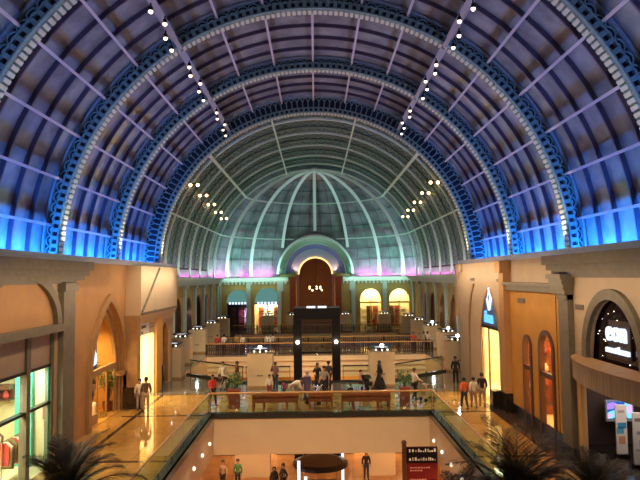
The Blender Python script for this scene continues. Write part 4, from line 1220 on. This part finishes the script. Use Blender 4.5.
palm('potted_palm', (7.6, 16.8, 0), .75, 0, 16, 2.0, 'dark potted palm at the bottom right, nearer the dark shop', 3)
palm('potted_palm', (3.6, 15.8, 0), .65, 0, 15, 1.9, 'low dark potted palm beside the red directory board', 4)

# ------------------------------------------------------------------ spotlights on the trusses
proto = thing('truss_spotlight', 'x', 'spotlight', (0, 0, 0), group='glowing spotlights on the vault trusses')
MB().tube([(0, 0, .25), (0, 0, .12)], .03, 6).build('bracket', 'black_metal', proto, world=False)
MB().lathe([(.05, .14), (.08, .1), (.09, -.04), (.07, -.05)], n=10).build('can', 'black_metal', proto, world=False)
MB().ball((0, 0, -.07), .09, 10, 6).build('lens', 'lamp_peach', proto, world=False)
first = True
ords = ['nearest', 'second', 'third', 'fourth', 'fifth', 'sixth', 'seventh', 'eighth', 'ninth', 'tenth', 'eleventh', 'twelfth', 'thirteenth', 'fourteenth', 'fifteenth', 'last']
ys = [18.9, 20.4, 21.7, 22.8, 24.2, 25.5, 27.6, 28.8, 30.0, 31.3, 32.9, 35.4, 36.8, 38.2, 39.6, 41.2]
for sgn, nm in ((1, 'right'), (-1, 'left')):
    for k, y in enumerate(ys):
        if (k+ (sgn > 0)) % 5 == 4 and k < 14: pass
        a = R(58.0)
        x, z = sgn*11.2*math.cos(a), ZC+11.2*math.sin(a)-.34
        o = proto if first else dup(proto, (0, 0, 0))
        first = False
        o.location = (x+sgn*(.18, -.14, .05, -.2, .12)[k % 5], y, z)
        o['label'] = 'glowing spotlight on the %s vault truss, %s along it' % (nm, ords[k])
    for y in (22, 29.5, 37.5):
        spot('light_truss', (sgn*5.7, y, 16.6), (sgn*7.6, y+1, 0), 1900, (1, .66, .32), 75, .7, .25)
# lamp pairs on the ribs of the domed hall
proto = thing('rib_lamp', 'x', 'lamp', (0, 0, 0), group='warm lamp pairs on the green ribs')
for s_ in (-.28, .28): MB().ball((s_, 0, 0), .13, 8, 5).build('bulb', 'lamp_warm', proto, world=False)
MB().box(-.4, .4, -.04, .04, .1, .16).build('bracket', 'black_metal', proto, world=False)
first = True
for sgn, nm in ((1, 'right'), (-1, 'left')):
    for k, y in enumerate(HR[:5]):
        a = R(35-1.2*k); o = proto if first else dup(proto, (0, 0, 0)); first = False
        o.location = (sgn*11.3*math.cos(a), y-.1, ZC+11.3*math.sin(a)-.1)
        o['label'] = 'warm twin lamp on the %s green rib of the %s side' % (('nearest', 'second', 'third', 'fourth', 'fifth')[k], nm)

# ------------------------------------------------------------------ people
SKINS = {'light': (.55, .32, .2), 'tan': (.36, .19, .11), 'brown': (.2, .095, .05)}
for k_, c_ in SKINS.items(): mat('skin_'+k_, c_, .5)
mat('hair_black', (.012, .009, .008), .5); mat('hair_blond', (.55, .38, .16), .5); mat('hair_brown', (.08, .04, .02), .5)
mat('eye_dark', (.01, .01, .01), .3); mat('shoe_dark', (.02, .015, .012), .4)
def J(pose):
    d = dict(pelvis=(0, 0, .93), waist=(0, 0, 1.08), chest=(0, 0, 1.30), nb=(0, 0, 1.44), neck=(0, .005, 1.51), h0=(0, .02, 1.57), h1=(0, .025, 1.66), h2=(0, .015, 1.715),
             sL=(-.17, 0, 1.41), eL=(-.24, -.03, 1.13), wL=(-.25, .05, .88), sR=(.17, 0, 1.41), eR=(.24, -.03, 1.13), wR=(.25, .05, .88),
             hL=(-.09, 0, .90), kL=(-.10, .02, .50), aL=(-.11, -.02, .08), tL=(-.12, .14, .035), hR=(.09, 0, .90), kR=(.10, .02, .50), aR=(.11, -.02, .08), tR=(.12, .14, .035))
    def up(**k): d.update(k)
    if pose == 'walk':
        up(kL=(-.1, .16, .52), aL=(-.1, .24, .09), tL=(-.1, .4, .06), kR=(.1, -.04, .50), aR=(.1, -.28, .13), tR=(.1, -.14, .05), eL=(-.24, -.13, 1.15), wL=(-.24, -.12, .9), eR=(.24, .05, 1.14), wR=(.23, .22, .95))
    if pose == 'push':
        up(eL=(-.23, .1, 1.16), wL=(-.19, .36, 1.05), eR=(.23, .1, 1.16), wR=(.19, .36, 1.05), kL=(-.1, .14, .52), aL=(-.1, .18, .08), tL=(-.1, .34, .04), aR=(.1, -.22, .1), tR=(.1, -.08, .04))
    if pose == 'phone':
        up(eR=(.27, .1, 1.2), wR=(.14, .16, 1.48), eL=(-.24, .06, 1.16), wL=(-.1, .25, 1.1))
    if pose == 'bend':
        up(pelvis=(0, -.12, .88), waist=(0, 0, 1.0), chest=(0, .22, 1.08), nb=(0, .36, 1.13), neck=(0, .42, 1.15), h0=(0, .48, 1.15), h1=(0, .55, 1.2), h2=(0, .6, 1.23),
           sL=(-.17, .33, 1.1), eL=(-.2, .4, .84), wL=(-.15, .55, .66), sR=(.17, .33, 1.1), eR=(.2, .4, .84), wR=(.15, .55, .66), hL=(-.09, -.1, .86), hR=(.09, -.1, .86), kL=(-.1, .04, .48), kR=(.1, .04, .48))
    if pose == 'sit':
        for k in d: d[k] = (d[k][0], d[k][1], d[k][2]-.42)
        up(kL=(-.11, .42, .50), aL=(-.11, .42, .09), tL=(-.12, .57, .04), kR=(.11, .42, .50), aR=(.11, .42, .09), tR=(.12, .57, .04), wL=(-.14, .3, .58), wR=(.14, .3, .58), eL=(-.24, .05, .74), eR=(.24, .05, .74))
    if pose == 'crouch':
        for k in d: d[k] = (d[k][0], d[k][1], d[k][2]-.55)
        up(kL=(-.14, .36, .48), aL=(-.12, .02, .09), tL=(-.13, .17, .04), kR=(.14, .36, .48), aR=(.12, .02, .09), tR=(.13, .17, .04), chest=(0, .18, .74), nb=(0, .24, .87), neck=(0, .27, .93), h0=(0, .3, .98), h1=(0, .33, 1.06), h2=(0, .33, 1.12),
           waist=(0, .06, .53), sL=(-.17, .22, .84), sR=(.17, .22, .84), eL=(-.22, .4, .66), eR=(.22, .4, .66), wL=(-.12, .58, .6), wR=(.12, .58, .6))
    return {k: Vector(v) for k, v in d.items()}
RAD = dict(pelvis=.125, waist=.105, chest=.135, nb=.075, neck=.052, h0=.072, h1=.098, h2=.06, sL=.06, eL=.042, wL=.03, hL=.088, kL=.06, aL=.042, tL=.032)
for k_ in list(RAD):
    if k_.endswith('L') and k_ != 'hL' or k_ == 'hL': RAD[k_[:-1]+'R'] = RAD[k_]
def skin_mesh(verts, edges, radii, root=0, sub=1):
    me = bpy.data.meshes.new('tmp'); me.from_pydata([tuple(v) for v in verts], edges, [])
    o = bpy.data.objects.new('tmp', me); COL.objects.link(o)
    o.modifiers.new('s', 'SKIN').use_smooth_shade = True
    sv = me.skin_vertices[0].data
    for i, r in enumerate(radii):
        sv[i].radius = (r, r) if not isinstance(r, tuple) else r
        sv[i].use_root = (i == root)
    if sub:
        q = o.modifiers.new('u', 'SUBSURF'); q.levels = sub; q.render_levels = sub
    dg = bpy.context.evaluated_depsgraph_get(); dg.update()
    out = bpy.data.meshes.new_from_object(o.evaluated_get(dg))
    bpy.data.objects.remove(o); bpy.data.meshes.remove(me)
    for p in out.polygons: p.use_smooth = True
    return out
CH = [('pelvis', 'waist'), ('waist', 'chest'), ('chest', 'nb'), ('nb', 'neck'), ('neck', 'h0'), ('h0', 'h1'), ('h1', 'h2')]
for s_ in 'LR': CH += [('chest', 's'+s_), ('s'+s_, 'e'+s_), ('e'+s_, 'w'+s_), ('pelvis', 'h'+s_), ('h'+s_, 'k'+s_), ('k'+s_, 'a'+s_), ('a'+s_, 't'+s_)]
CACHE = {}
def body_meshes(pose):
    if pose in CACHE: return CACHE[pose]
    j = J(pose)
    names = []; 
    for a, b2 in CH:
        for q in (a, b2):
            if q not in names: names.append(q)
    V = [j[n] for n in names]; E = [(names.index(a), names.index(b2)) for a, b2 in CH]; Rr = [RAD[n] for n in names]
    # palms, fingers and thumbs; nose
    for s_ in 'LR':
        w = j['w'+s_]; e = j['e'+s_]; d = (w-e).normalized(); sg = -1 if s_ == 'L' else 1
        side = d.cross(Vector((sg, 0, 0))).normalized(); inw = d.cross(side).normalized()
        palm = w+d*.06; iw = names.index('w'+s_)
        V.append(palm); Rr.append((.034, .02)); ip = len(V)-1; E.append((iw, ip))
        for k, (off, ln) in enumerate(((-.027, .062), (-.009, .075), (.009, .08), (.027, .07))):
            V.append(palm+d*.045+side*off); Rr.append(.010); E.append((ip, len(V)-1))
            V.append(palm+d*(.045+ln*.55)+side*off*1.1-inw*sg*.004); Rr.append(.009); E.append((len(V)-2, len(V)-1))
            V.append(palm+d*(.045+ln*.9)+side*off*1.1+Vector((-sg*.02, 0, 0))); Rr.append(.007); E.append((len(V)-2, len(V)-1))
        V.append(palm+side*.045-d*.01); Rr.append(.012); E.append((ip, len(V)-1))
        V.append(palm+side*.062+d*.035); Rr.append(.009); E.append((len(V)-2, len(V)-1))
    body = skin_mesh(V, E, Rr, names.index('pelvis'))
    hd = (j['h2']-j['h0']).normalized(); fw = Vector((0, 1, 0)); fw = (fw-hd*fw.dot(hd)).normalized() if pose != 'bend' else Vector((0, .3, -1)).normalized()
    c = j['h1']-hd*.01
    # face: nose, ears, eyes, mouth
    f = MB(); f.tube([c+fw*.088+hd*.02, c+fw*.118-hd*.022], [.008, .016], 6)
    sd = hd.cross(fw).normalized()
    ears = [MB().ball(tuple(c+sd*q*.097-hd*.005), .024, 6, 5, (.5, .8, 1.2)) for q in (-1, 1)]
    eyes_ = [MB().ball(tuple(c+fw*.088+sd*q*.034+hd*.012), .011, 6, 4) for q in (-1, 1)]
    e_ = MB().tube([c+fw*.092-hd*.05-sd*.022, c+fw*.094-hd*.05+sd*.022], .006, 4)
    def tomesh(mb):
        me = bpy.data.meshes.new('m'); me.from_pydata([tuple(p) for p in mb.v], [], mb.f); me.update(); return me
    face = [('nose', tomesh(f), 0)]+[('ear', tomesh(q), 0) for q in ears]; eyes = [('eye', tomesh(q), 1) for q in eyes_]+[('mouth', tomesh(e_), 1)]
    # hair cap
    h = MB()
    for i in range(7):
        for k in range(14): pass
    hb = MB().ball((0, 0, 0), .112, 14, 8, (1, 1.08, 1.08))
    M = Matrix((sd, fw, hd)).transposed()
    hb.v = [tuple(c+hd*.022-fw*.018+M @ Vector((x, y, z if z > -.03 or y < .02 else z))) for (x, y, z) in hb.v if True]
    keep = []
    for fc in hb.f:
        m_ = sum((Vector(hb.v[i]) for i in fc), Vector())/len(fc)-c
        if m_.dot(hd) > .045 or m_.dot(fw) < -.01: 
            if m_.dot(hd) > -.075: keep.append(fc)
    hb.f = keep; hair = tomesh(hb)
    # shirt and trousers
    def sub(keys, edges, dr, cut=None):
        ks = list(keys); vv = [j[k] for k in ks]; rr = [RAD[k]+dr for k in ks]
        if cut:
            for (a, b2, t, r) in cut:
                vv.append(j[a].lerp(j[b2], t)); rr.append(r); edges = edges+[(ks.index(a), len(vv)-1)]
        return skin_mesh(vv, [(ks.index(a), ks.index(b2)) if isinstance(a, str) else (a, b2) for a, b2 in edges], rr, 0)
    shirt = sub(['waist', 'chest', 'pelvis', 'nb', 'sL', 'sR', 'eL', 'eR'], [('waist', 'chest'), ('waist', 'pelvis'), ('chest', 'nb'), ('chest', 'sL'), ('chest', 'sR'), ('sL', 'eL'), ('sR', 'eR')], .022, [('eL', 'wL', .75, .045), ('eR', 'wR', .75, .045)])
    tr = sub(['pelvis', 'hL', 'hR', 'kL', 'kR', 'aL', 'aR'], [('pelvis', 'hL'), ('pelvis', 'hR'), ('hL', 'kL'), ('hR', 'kR'), ('kL', 'aL'), ('kR', 'aR')], .018)
    sh = MB()
    for s_ in 'LR':
        a, t_ = j['a'+s_], j['t'+s_]; d = (t_-a); m_ = a+d*.5
        sh.tube([a+Vector((0, -.05, -.03)), m_+Vector((0, 0, -.0)), t_+Vector((0, .03, .0))], [.045, .048, .035], 8)
    shoes = tomesh(sh)
    CACHE[pose] = (body, face, eyes, hair, shirt, tr, shoes, j)
    return CACHE[pose]
def add_part(nm, me, m, parent):
    me = me.copy(); me.name = nm; me.materials.clear(); me.materials.append(MATS[m] if isinstance(m, str) else m)
    o = bpy.data.objects.new(nm, me); COL.objects.link(o); o.parent = parent; return o
CC = {}
def cloth(c):
    k = '%02d%02d%02d' % tuple(int(v*99) for v in c)
    if k not in CC: CC[k] = mat('fabric_'+k, c, .85, noise=.12, scale=9)
    return CC[k]
def person(x, y, rz, h, pose, shirt, trs, hair, label, skin='tan', robe=None, scarf=None, z=0, group=None):
    """rz: heading in degrees, 0 faces away from the camera (+Y)"""
    t = thing('person', label, 'person', (x, y, z), R(rz), group)
    k = h/1.74; t.scale = (k, k, k)
    body, face, eyes, hm, sm, tm, shm, j = body_meshes(pose)
    b_ = add_part('body', body, 'skin_'+skin, t)
    for nm, me, dk in face+eyes: add_part(nm, me, 'eye_dark' if dk else 'skin_'+skin, t)
    if scarf is None: add_part('hair', hm, hair, t)
    if robe is None:
        add_part('shirt', sm, cloth(shirt), t); add_part('trousers', tm, cloth(trs), t)
    else:
        sh = add_part('robe_sleeves', sm, cloth(robe), t)
        mb = MB(); n = 24; lean = j['pelvis']
        prof = [(.24, .21, .02), (.27, .23, .0), (.235, .2, .35), (.2, .17, .8), (.17, .135, 1.05), (.2, .14, 1.3), (.15, .1, 1.43), (.07, .07, 1.5)]
        if pose == 'walk': prof[0] = (.26, .42, .02); prof[1] = (.27, .42, .03); prof[2] = (.235, .30, .4)
        bs = 0
        for (a, b2, zz) in prof:
            for q in range(n):
                an = 2*PI*q/n; f_ = 1+.07*math.sin(an*6)*(1 if zz < .8 else 0)
                mb.v.append((a*math.cos(an)*f_, b2*math.sin(an)*f_, zz))
        for i in range(len(prof)-1):
            for q in range(n): mb.f.append((i*n+q, i*n+(q+1) % n, (i+1)*n+(q+1) % n, (i+1)*n+q))
        mb.build('robe', cloth(robe), t, world=False, smooth=True)
    if scarf is not None:
        hb = MB().ball(tuple(j['h1']+Vector((0, -.02, .01))), .128, 14, 8, (1, 1.0, 1.05))
        keep = [fc for fc in hb.f if not ((sum((Vector(hb.v[i]) for i in fc), Vector())/len(fc)-j['h1']).y > .06 and (sum((Vector(hb.v[i]) for i in fc), Vector())/len(fc)-j['h1']).z < .06)]
        hb.f = keep
        hb.lathe([(.2, -.24), (.17, -.17), (.1, -.09)], tuple(j['h1']+Vector((0, -.02, 0))), 14, 1, .75)
        hb.build('headscarf', cloth(scarf), t, world=False, smooth=True)
    if robe is None or True: add_part('shoes', shm, 'shoe_dark', t)
    return t
BK = (.015, .012, .014); WH = (.75, .70, .62); GR = (.35, .33, .30); NV = (.03, .035, .07); RD_ = (.6, .04, .03); KH = (.42, .32, .2); OR = (.75, .14, .03)
def cart(x, y, rz, label, col):
    t = thing('stroller', label, 'stroller', (x, y, 0), R(rz))
    MB().prism([(-.3, .35), (.25, .35), (.4, .55), (.32, .62), (-.12, .5), (-.3, .95), (-.38, .93)], lambda a, z: (-.2, a, z), lambda a, z: (.2, a, z)).build('seat', cloth(col), t, world=False)
    m_ = MB()
    for sx in (-.22, .22): m_.tube([(sx, .3, .12), (sx, -.2, .6), (sx, -.5, 1.03)], .014, 6); m_.tube([(sx, -.35, .12), (sx, .1, .5)], .014, 6)
    m_.tube([(-.22, -.5, 1.03), (.22, -.5, 1.03)], .016, 6); m_.build('push_frame', 'chrome', t, world=False)
    hd_ = MB()
    for i in range(8):
        a, b2 = PI*.15+PI*.6*i/8, PI*.15+PI*.6*(i+1)/8
        hd_.hexa([(-.21, -.05+.32*math.cos(q)*1., .62+.34*math.sin(q)) if 0 else (-.21, -.1+.32*math.cos(q), .62+.34*math.sin(q)) for q in (a, b2)]+[(-.21, -.1+.3*math.cos(q), .62+.32*math.sin(q)) for q in (b2, a)]+
                 [(.21, -.1+.32*math.cos(q), .62+.34*math.sin(q)) for q in (a, b2)]+[(.21, -.1+.3*math.cos(q), .62+.32*math.sin(q)) for q in (b2, a)])
    hd_.build('hood', cloth(col), t, world=False)
    for sx in (-.22, .22):
        for sy in (.3, -.35): MB().tube([(sx-.02, sy, .11), (sx+.02, sy, .11)], .11, 14).build('wheel', 'black_metal', t, world=False)
    return t
# on the left walkway
person(-9.05, 32.3, 20, 1.78, 'stand', (.10, .06, .05), KH, 'hair_black', 'person in dark top and khaki trousers by the bright shop doorway', 'tan')
person(-9.5, 32.7, 200, 1.65, 'stand', WH, GR, 'hair_black', 'person in white shirt beside the one in khaki by the doorway', 'tan')
person(-5.75, 33.6, 215, 1.66, 'walk', RD_, BK, 'hair_black', 'person in red shirt and dark trousers left of the leafy planter', 'tan')
person(-5.9, 38.3, 180, 1.72, 'stand', (.5, .47, .42), GR, 'hair_black', 'person in pale grey clothes by the angled glass rail', 'tan')
person(-5.35, 36.6, 120, 1.65, 'bend', BK, BK, 'hair_black', 'person in black bending forward behind the leafy planter', 'tan')
person(-5.0, 38.2, 260, 1.74, 'stand', (.10, .035, .03), BK, 'hair_black', 'person in dark clothes standing upright left of the left pillar', 'brown')
person(-2.55, 37.6, 150, 1.74, 'phone', (.16, .08, .10), NV, 'hair_black', 'person in purple brown top right of the left pillar', 'brown')
person(-2.75, 35.4, 190, 1.35, 'stand', WH, (.2, .05, .06), 'hair_black', 'young person in white shirt in front of the left pillar', 'tan')
person(-1.9, 35.2, 20, 1.05, 'stand', (.25, .04, .12), NV, 'hair_black', 'small child in dark magenta top behind the left bench', 'tan')
person(-1.35, 34.5, -70, 1.68, 'bend', WH, (.4, .32, .25), 'hair_black', 'person in white shirt bending over the stroller', 'tan')
person(-.55, 34.8, 200, 1.62, 'stand', (.3, .2, .35), NV, 'hair_brown', 'person in lilac headscarf beside the stroller behind the middle bench', 'light', robe=(.10, .07, .14), scarf=(.45, .33, .48))
cart(-.2, 33.7, 80, 'grey stroller beside the person in lilac headscarf', (.35, .3, .28))
person(.45, 35.6, 160, 1.76, 'walk', (.33, .30, .26), BK, 'hair_black', 'person in grey shirt and black trousers before the glass lift', 'tan')
person(.05, 37.2, 190, 1.72, 'phone', BK, BK, 'hair_black', 'person in black holding a hand up, left of the grey shirt', 'brown')
person(.75, 37.8, 30, 1.74, 'stand', (.05, .04, .06), BK, 'hair_black', 'person in black by the right lift post', 'brown')
person(2.75, 38.0, 240, 1.5, 'sit', (.6, .25, .2), BK, 'hair_black', 'seated person in pink top beside the black stroller', 'light')
cart(3.1, 37.2, 200, 'black stroller left of the person in black abaya', BK)
st_ = thing('stool', 'small dark stool under the seated person in pink', 'stool', (2.75, 37.98, 0))
MB().lathe([(.2, .38), (.21, .42), (.19, .44)], n=14).build('seat', 'dark_wood', st_, world=False)
for q in range(4): MB().tube([(.13*math.cos(q*PI/2+.7), .13*math.sin(q*PI/2+.7), .38), (.18*math.cos(q*PI/2+.7), .18*math.sin(q*PI/2+.7), 0)], .016, 6).build('leg', 'chrome', st_, world=False)
person(3.95, 38.0, 90, 1.68, 'walk', BK, BK, 'hair_black', 'person in flowing black abaya walking past the right pillar', 'light', robe=BK, scarf=(.05, .04, .05))
person(3.75, 33.0, 20, 1.0, 'stand', (.65, .08, .06), WH, 'hair_black', 'small child in red and white behind the right bench', 'light')
person(1.85, 33.35, 180, 1.1, 'stand', BK, BK, 'hair_black', 'small child in black behind the left end of the right bench', 'tan')
person(5.55, 34.5, -60, 1.74, 'push', WH, BK, 'hair_brown', 'person in white shirt pushing a stroller right of the planter', 'light')
cart(6.25, 34.1, -60, 'grey stroller pushed by the person in white shirt', (.3, .26, .2))
person(7.75, 31.9, 5, 1.62, 'walk', OR, NV, 'hair_black', 'person in bright orange shirt walking away on the right walkway', 'tan')
person(8.3, 32.1, -5, 1.6, 'walk', WH, (.35, .2, .15), 'hair_black', 'person in white top between the orange shirt and the dark cloak', 'light')
person(8.8, 32.3, -10, 1.78, 'walk', (.03, .018, .02), (.4, .28, .2), 'hair_black', 'person in dark cloak walking away beside the blue sign shop', 'tan')
person(8.95, 39.0, 170, 1.76, 'stand', BK, BK, 'hair_black', 'person in black standing near the right row of pillars', 'tan')
# far bridge
far = [(-6.0, RD_, 'red'), (-5.2, KH, 'tan'), (-4.4, WH, 'white'), (9.0, KH, 'khaki'), (8.5, RD_, 'scarlet'), (9.6, WH, 'ivory')]
for i, (px, c, nm) in enumerate(((-9.3, RD_, 'red'), (-8.7, WH, 'white'), (-7.6, (.55, .3, .08), 'ochre'), (-6.9, WH, 'cream'), (-4.6, WH, 'pale'), (-4.1, (.5, .42, .36), 'beige'), (9.8-.6, RD_, 'red'), (9.8+.4, KH, 'khaki'), (10.6, WH, 'white'))):
    person(px, 57.0+.25*(i % 3), (180, 20, 150, 200)[i % 4], 1.68, ('stand', 'walk')[i % 2], c, BK if i % 2 else NV, 'hair_black',
           'person in %s top on the middle bridge, %s' % (nm, ('far left', 'second from left', 'third from left', 'fourth from left', 'left of the lift', 'closest left of the lift', 'left one of the right trio', 'middle one of the right trio', 'far right')[i]), 'tan')
person(7.6, 78.5, 180, 1.7, 'stand', RD_, BK, 'hair_black', 'person in red before the bright right rear shop', 'tan')
person(-5.4, 78.5, 180, 1.7, 'stand', RD_, BK, 'hair_black', 'person in red before the bright left rear shop', 'tan')
# ground level
gz = -5.5
person(-4.75, 36.5, 170, 1.72, 'stand', (.05, .16, .05), BK, 'hair_black', 'person in green top on the ground level left of the kiosk', 'tan', z=gz)
person(-5.6, 36.3, 160, 1.72, 'stand', (.3, .2, .13), BK, 'hair_black', 'person in brown on the ground level by the left wall', 'tan', z=gz)
person(-2.0, 35.6, 120, 1.7, 'walk', BK, BK, 'hair_black', 'person in black on the ground level walking towards the kiosk', 'tan', z=gz)
person(-2.5, 35.2, 200, 1.62, 'stand', BK, BK, 'hair_black', 'person in black robe on the ground level left of the light columns', 'light', robe=BK, scarf=BK, z=gz)
person(1.5, 31.4, 10, 1.74, 'stand', WH, GR, 'hair_blond', 'person with blond hair on the ground level right of the kiosk', 'light', z=gz)
person(3.0, 37.8, 180, 1.72, 'stand', BK, NV, 'hair_black', 'person in black on the ground level by the white pier', 'tan', z=gz)

# ------------------------------------------------------------------ light
# blue wash from the ledges of the barrel
for b in range(4):
    y0, y1 = ARCH_Y[b]+.5, ARCH_Y[b+1]-.3
    for sgn in (-1, 1):
        area('light_blue_ledge', (sgn*11.4, (y0+y1)/2, 8.0), .25, y1-y0, 880, (.02, .22, 1.0), (0, R(sgn*18), 0))
for o in bpy.data.objects:
    if o.name.startswith('light_blue_ledge'):
        sgn = 1 if o.location.x > 0 else -1
        d = Vector((sgn*.75, 0, 1)); o.rotation_euler = d.to_track_quat('-Z', 'Y').to_euler()
        l = o.data; l.shape = 'RECTANGLE'; l.size, l.size_y = .25, 7.0
        # long side along Y
        q = Matrix(((0, 1, 0), (0, 0, 1), (1, 0, 0)))
        zax = -d.normalized(); yax = Vector((0, 1, 0)); xax = yax.cross(zax).normalized()
        o.rotation_euler = Matrix((xax, yax, zax)).transposed().to_euler()
for b in range(4):
    for sgn in (-1, 1):
        l = area('fill_crown_wash', (sgn*10.6, (ARCH_Y[b]+ARCH_Y[b+1])/2, 8.0), .25, .25, 1.0, (1, 1, 1))  # added pale fill for the upper vault, no fixture behind it
        l.data.energy = 105; l.data.color = (.92, .84, 1.0); l.data.spread = R(110); l.data.size = .3; l.data.size_y = 6.5
        zax = -Vector((-sgn*.62, 0, 1)).normalized(); yax = Vector((0, 1, 0)); xax = yax.cross(zax)
        l.rotation_euler = Matrix((xax, yax, zax)).transposed().to_euler()
# white uplights grazing the soffits of the arches
for Y, Ri in ((18.6, 11.3), (26.4, 11.3), (34.2, 11.3), (41.8, 10.85)):
    for sgn in (-1, 1):
        spot('light_arch_foot', (sgn*(Ri-.35), Y+.45, ZC+.2), (sgn*(Ri-.55), Y+.25, ZC+6), 800, (1, .95, .80), 50, .8, .05)
        spot('light_arch_face', (sgn*(Ri-.1), Y-1.2, ZC+.15), (sgn*(Ri-.9), Y, ZC+7), 150, (.12, .42, 1), 70, .8, .1)
# domed hall: magenta low, green teal above
def ledge(name, p0, p1, power, col, d, w=.3):
    a, b2 = Vector(p0), Vector(p1); c = (a+b2)/2; L = (b2-a).length; yax = (b2-a).normalized(); zax = -Vector(d).normalized(); zax = (zax-yax*zax.dot(yax)).normalized(); xax = yax.cross(zax)
    o = area(name, tuple(c), w, L, power, col); o.rotation_euler = Matrix((xax, yax, zax)).transposed().to_euler(); return o
for sgn in (-1, 1):
    ledge('light_magenta', (sgn*11.7, 43, 7.2), (sgn*11.7, 67, 7.2), 330, (1, .10, .72), (sgn*.25, 0, 1), .12)
    ledge('light_green', (sgn*11.0, 43, 7.2), (sgn*11.0, 67, 7.2), 290, (.30, 1, .55), (-sgn*.15, 0, 1))
for ph in (-72, -40, 40, 72):
    x, y = 10.9*math.sin(R(ph)), YD+10.9*math.cos(R(ph))
    t_ = Vector((math.cos(R(ph)), -math.sin(R(ph)), 0))*2.6
    c = Vector((x, y, 7.2)); out = Vector((math.sin(R(ph)), math.cos(R(ph)), 0))
    ledge('light_magenta', tuple(c-t_+out*.35), tuple(c+t_+out*.35), 330, (1, .06, .62), tuple(out*.35+Vector((0, 0, 1))), .12)
    ledge('light_teal', tuple(c-t_-out*.5), tuple(c+t_-out*.5), 420, (.20, 1, .72), tuple(out*.15+Vector((0, 0, 1))))
for sgn in (-1, 1):
    ledge('light_cornice', (sgn*10.5, 45, 7.55), (sgn*10.5, 78, 7.55), 60 if sgn < 0 else 60, (.6, 1, .9) if sgn < 0 else (1, .95, .75), (sgn*1, 0, -.5))
    spot('light_lunette', (sgn*2.9, 83.4, ZT+.2), (sgn*2.4, 84.1, ZT+1.6), 90, (1, .8, .65), 90)
    ledge('light_rear_cornice', (sgn*3.8, 78.4, 6.6), (sgn*12, 78.4, 6.6), 60, (.6, 1, .85), (0, 1, -.15))
point('light_tunnel', (0, 82.2, ZT+.5), 55, (.25, .5, 1), .2)
for sgn in (-1, 1): point('light_tunnel_green', (sgn*4.3, 79.6, ZT+.4), 14, (.4, 1, .75), .1)
for x in (-4.5, 4.5):     # unseen front spots added to brighten the bridge fascia and benches
    spot('fill_front', (x, 9, 13), (x*.7, 31, -.5), 7000, (1, .74, .45), 48, .8, .3)
for x in (-5.5, 5.5): spot('fill_bridge_edge', (x, 44, 14), (x*.9, 55, -1), 9000, (1, .78, .5), 60, .8, .3)  # extra spots added to brighten the cream edge of the middle bridge
# warm downlights of the domed hall and the ledge over the bridge
for (x, y) in ((-6, 58), (6, 58), (-6, 74), (6, 74), (0, 50), (0, 66)):
    spot('light_hall', (x, y, 17), (x, y, 0), 1500, (1, .72, .45), 95, .8, .3)
for (x, y) in ((-3, 33.5), (3, 33.5)):
    spot('light_bridge', (x, y+1, 18), (x, y, 0), 2600, (1, .68, .36), 60, .8, .3)
for sgn in (-1, 1):      # added fill strips washing the shop walls, aimed below the cornices
    ledge('fill_wall_wash', (sgn*8.4, 17, 6.7), (sgn*8.4, 31, 6.7), 130, (1, .73, .47), (sgn*1, 0, -.55), .2)
    ledge('fill_wall_wash', (sgn*8.6, 31, 7.3), (sgn*8.6, 41, 7.3), 130, (1, .76, .52), (sgn*1, 0, -.6), .2)

wd_ = bpy.data.worlds.new('night'); S.world = wd_; wd_.use_nodes = True
bg = wd_.node_tree.nodes['Background']; bg.inputs[0].default_value = (.75, .55, .55, 1); bg.inputs[1].default_value = .12

# ------------------------------------------------------------------ camera
cam = bpy.data.cameras.new('camera'); co_ = bpy.data.objects.new('camera', cam); COL.objects.link(co_)
cam.lens = 33.75; cam.sensor_width = 36; cam.clip_end = 300
M = Matrix.Rotation(R(-.48), 3, 'Z') @ Matrix.Rotation(R(90+3.53), 3, 'X') @ Matrix.Rotation(R(-.7), 3, 'Z')
co_.rotation_euler = M.to_euler(); co_.location = (0, 0, 7)
S.camera = co_
S.view_settings.view_transform = 'Standard'; S.view_settings.look = 'None'; S.view_settings.gamma = 1; S.view_settings.exposure = -0.13
try: S.view_settings.use_curve_mapping = False
except Exception: pass
S.cycles.use_denoising = True
S.cycles.max_bounces = 6; S.cycles.diffuse_bounces = 3; S.cycles.glossy_bounces = 3; S.cycles.transparent_max_bounces = 12
S.cycles.sample_clamp_indirect = 4; S.cycles.caustics_reflective = False; S.cycles.caustics_refractive = False
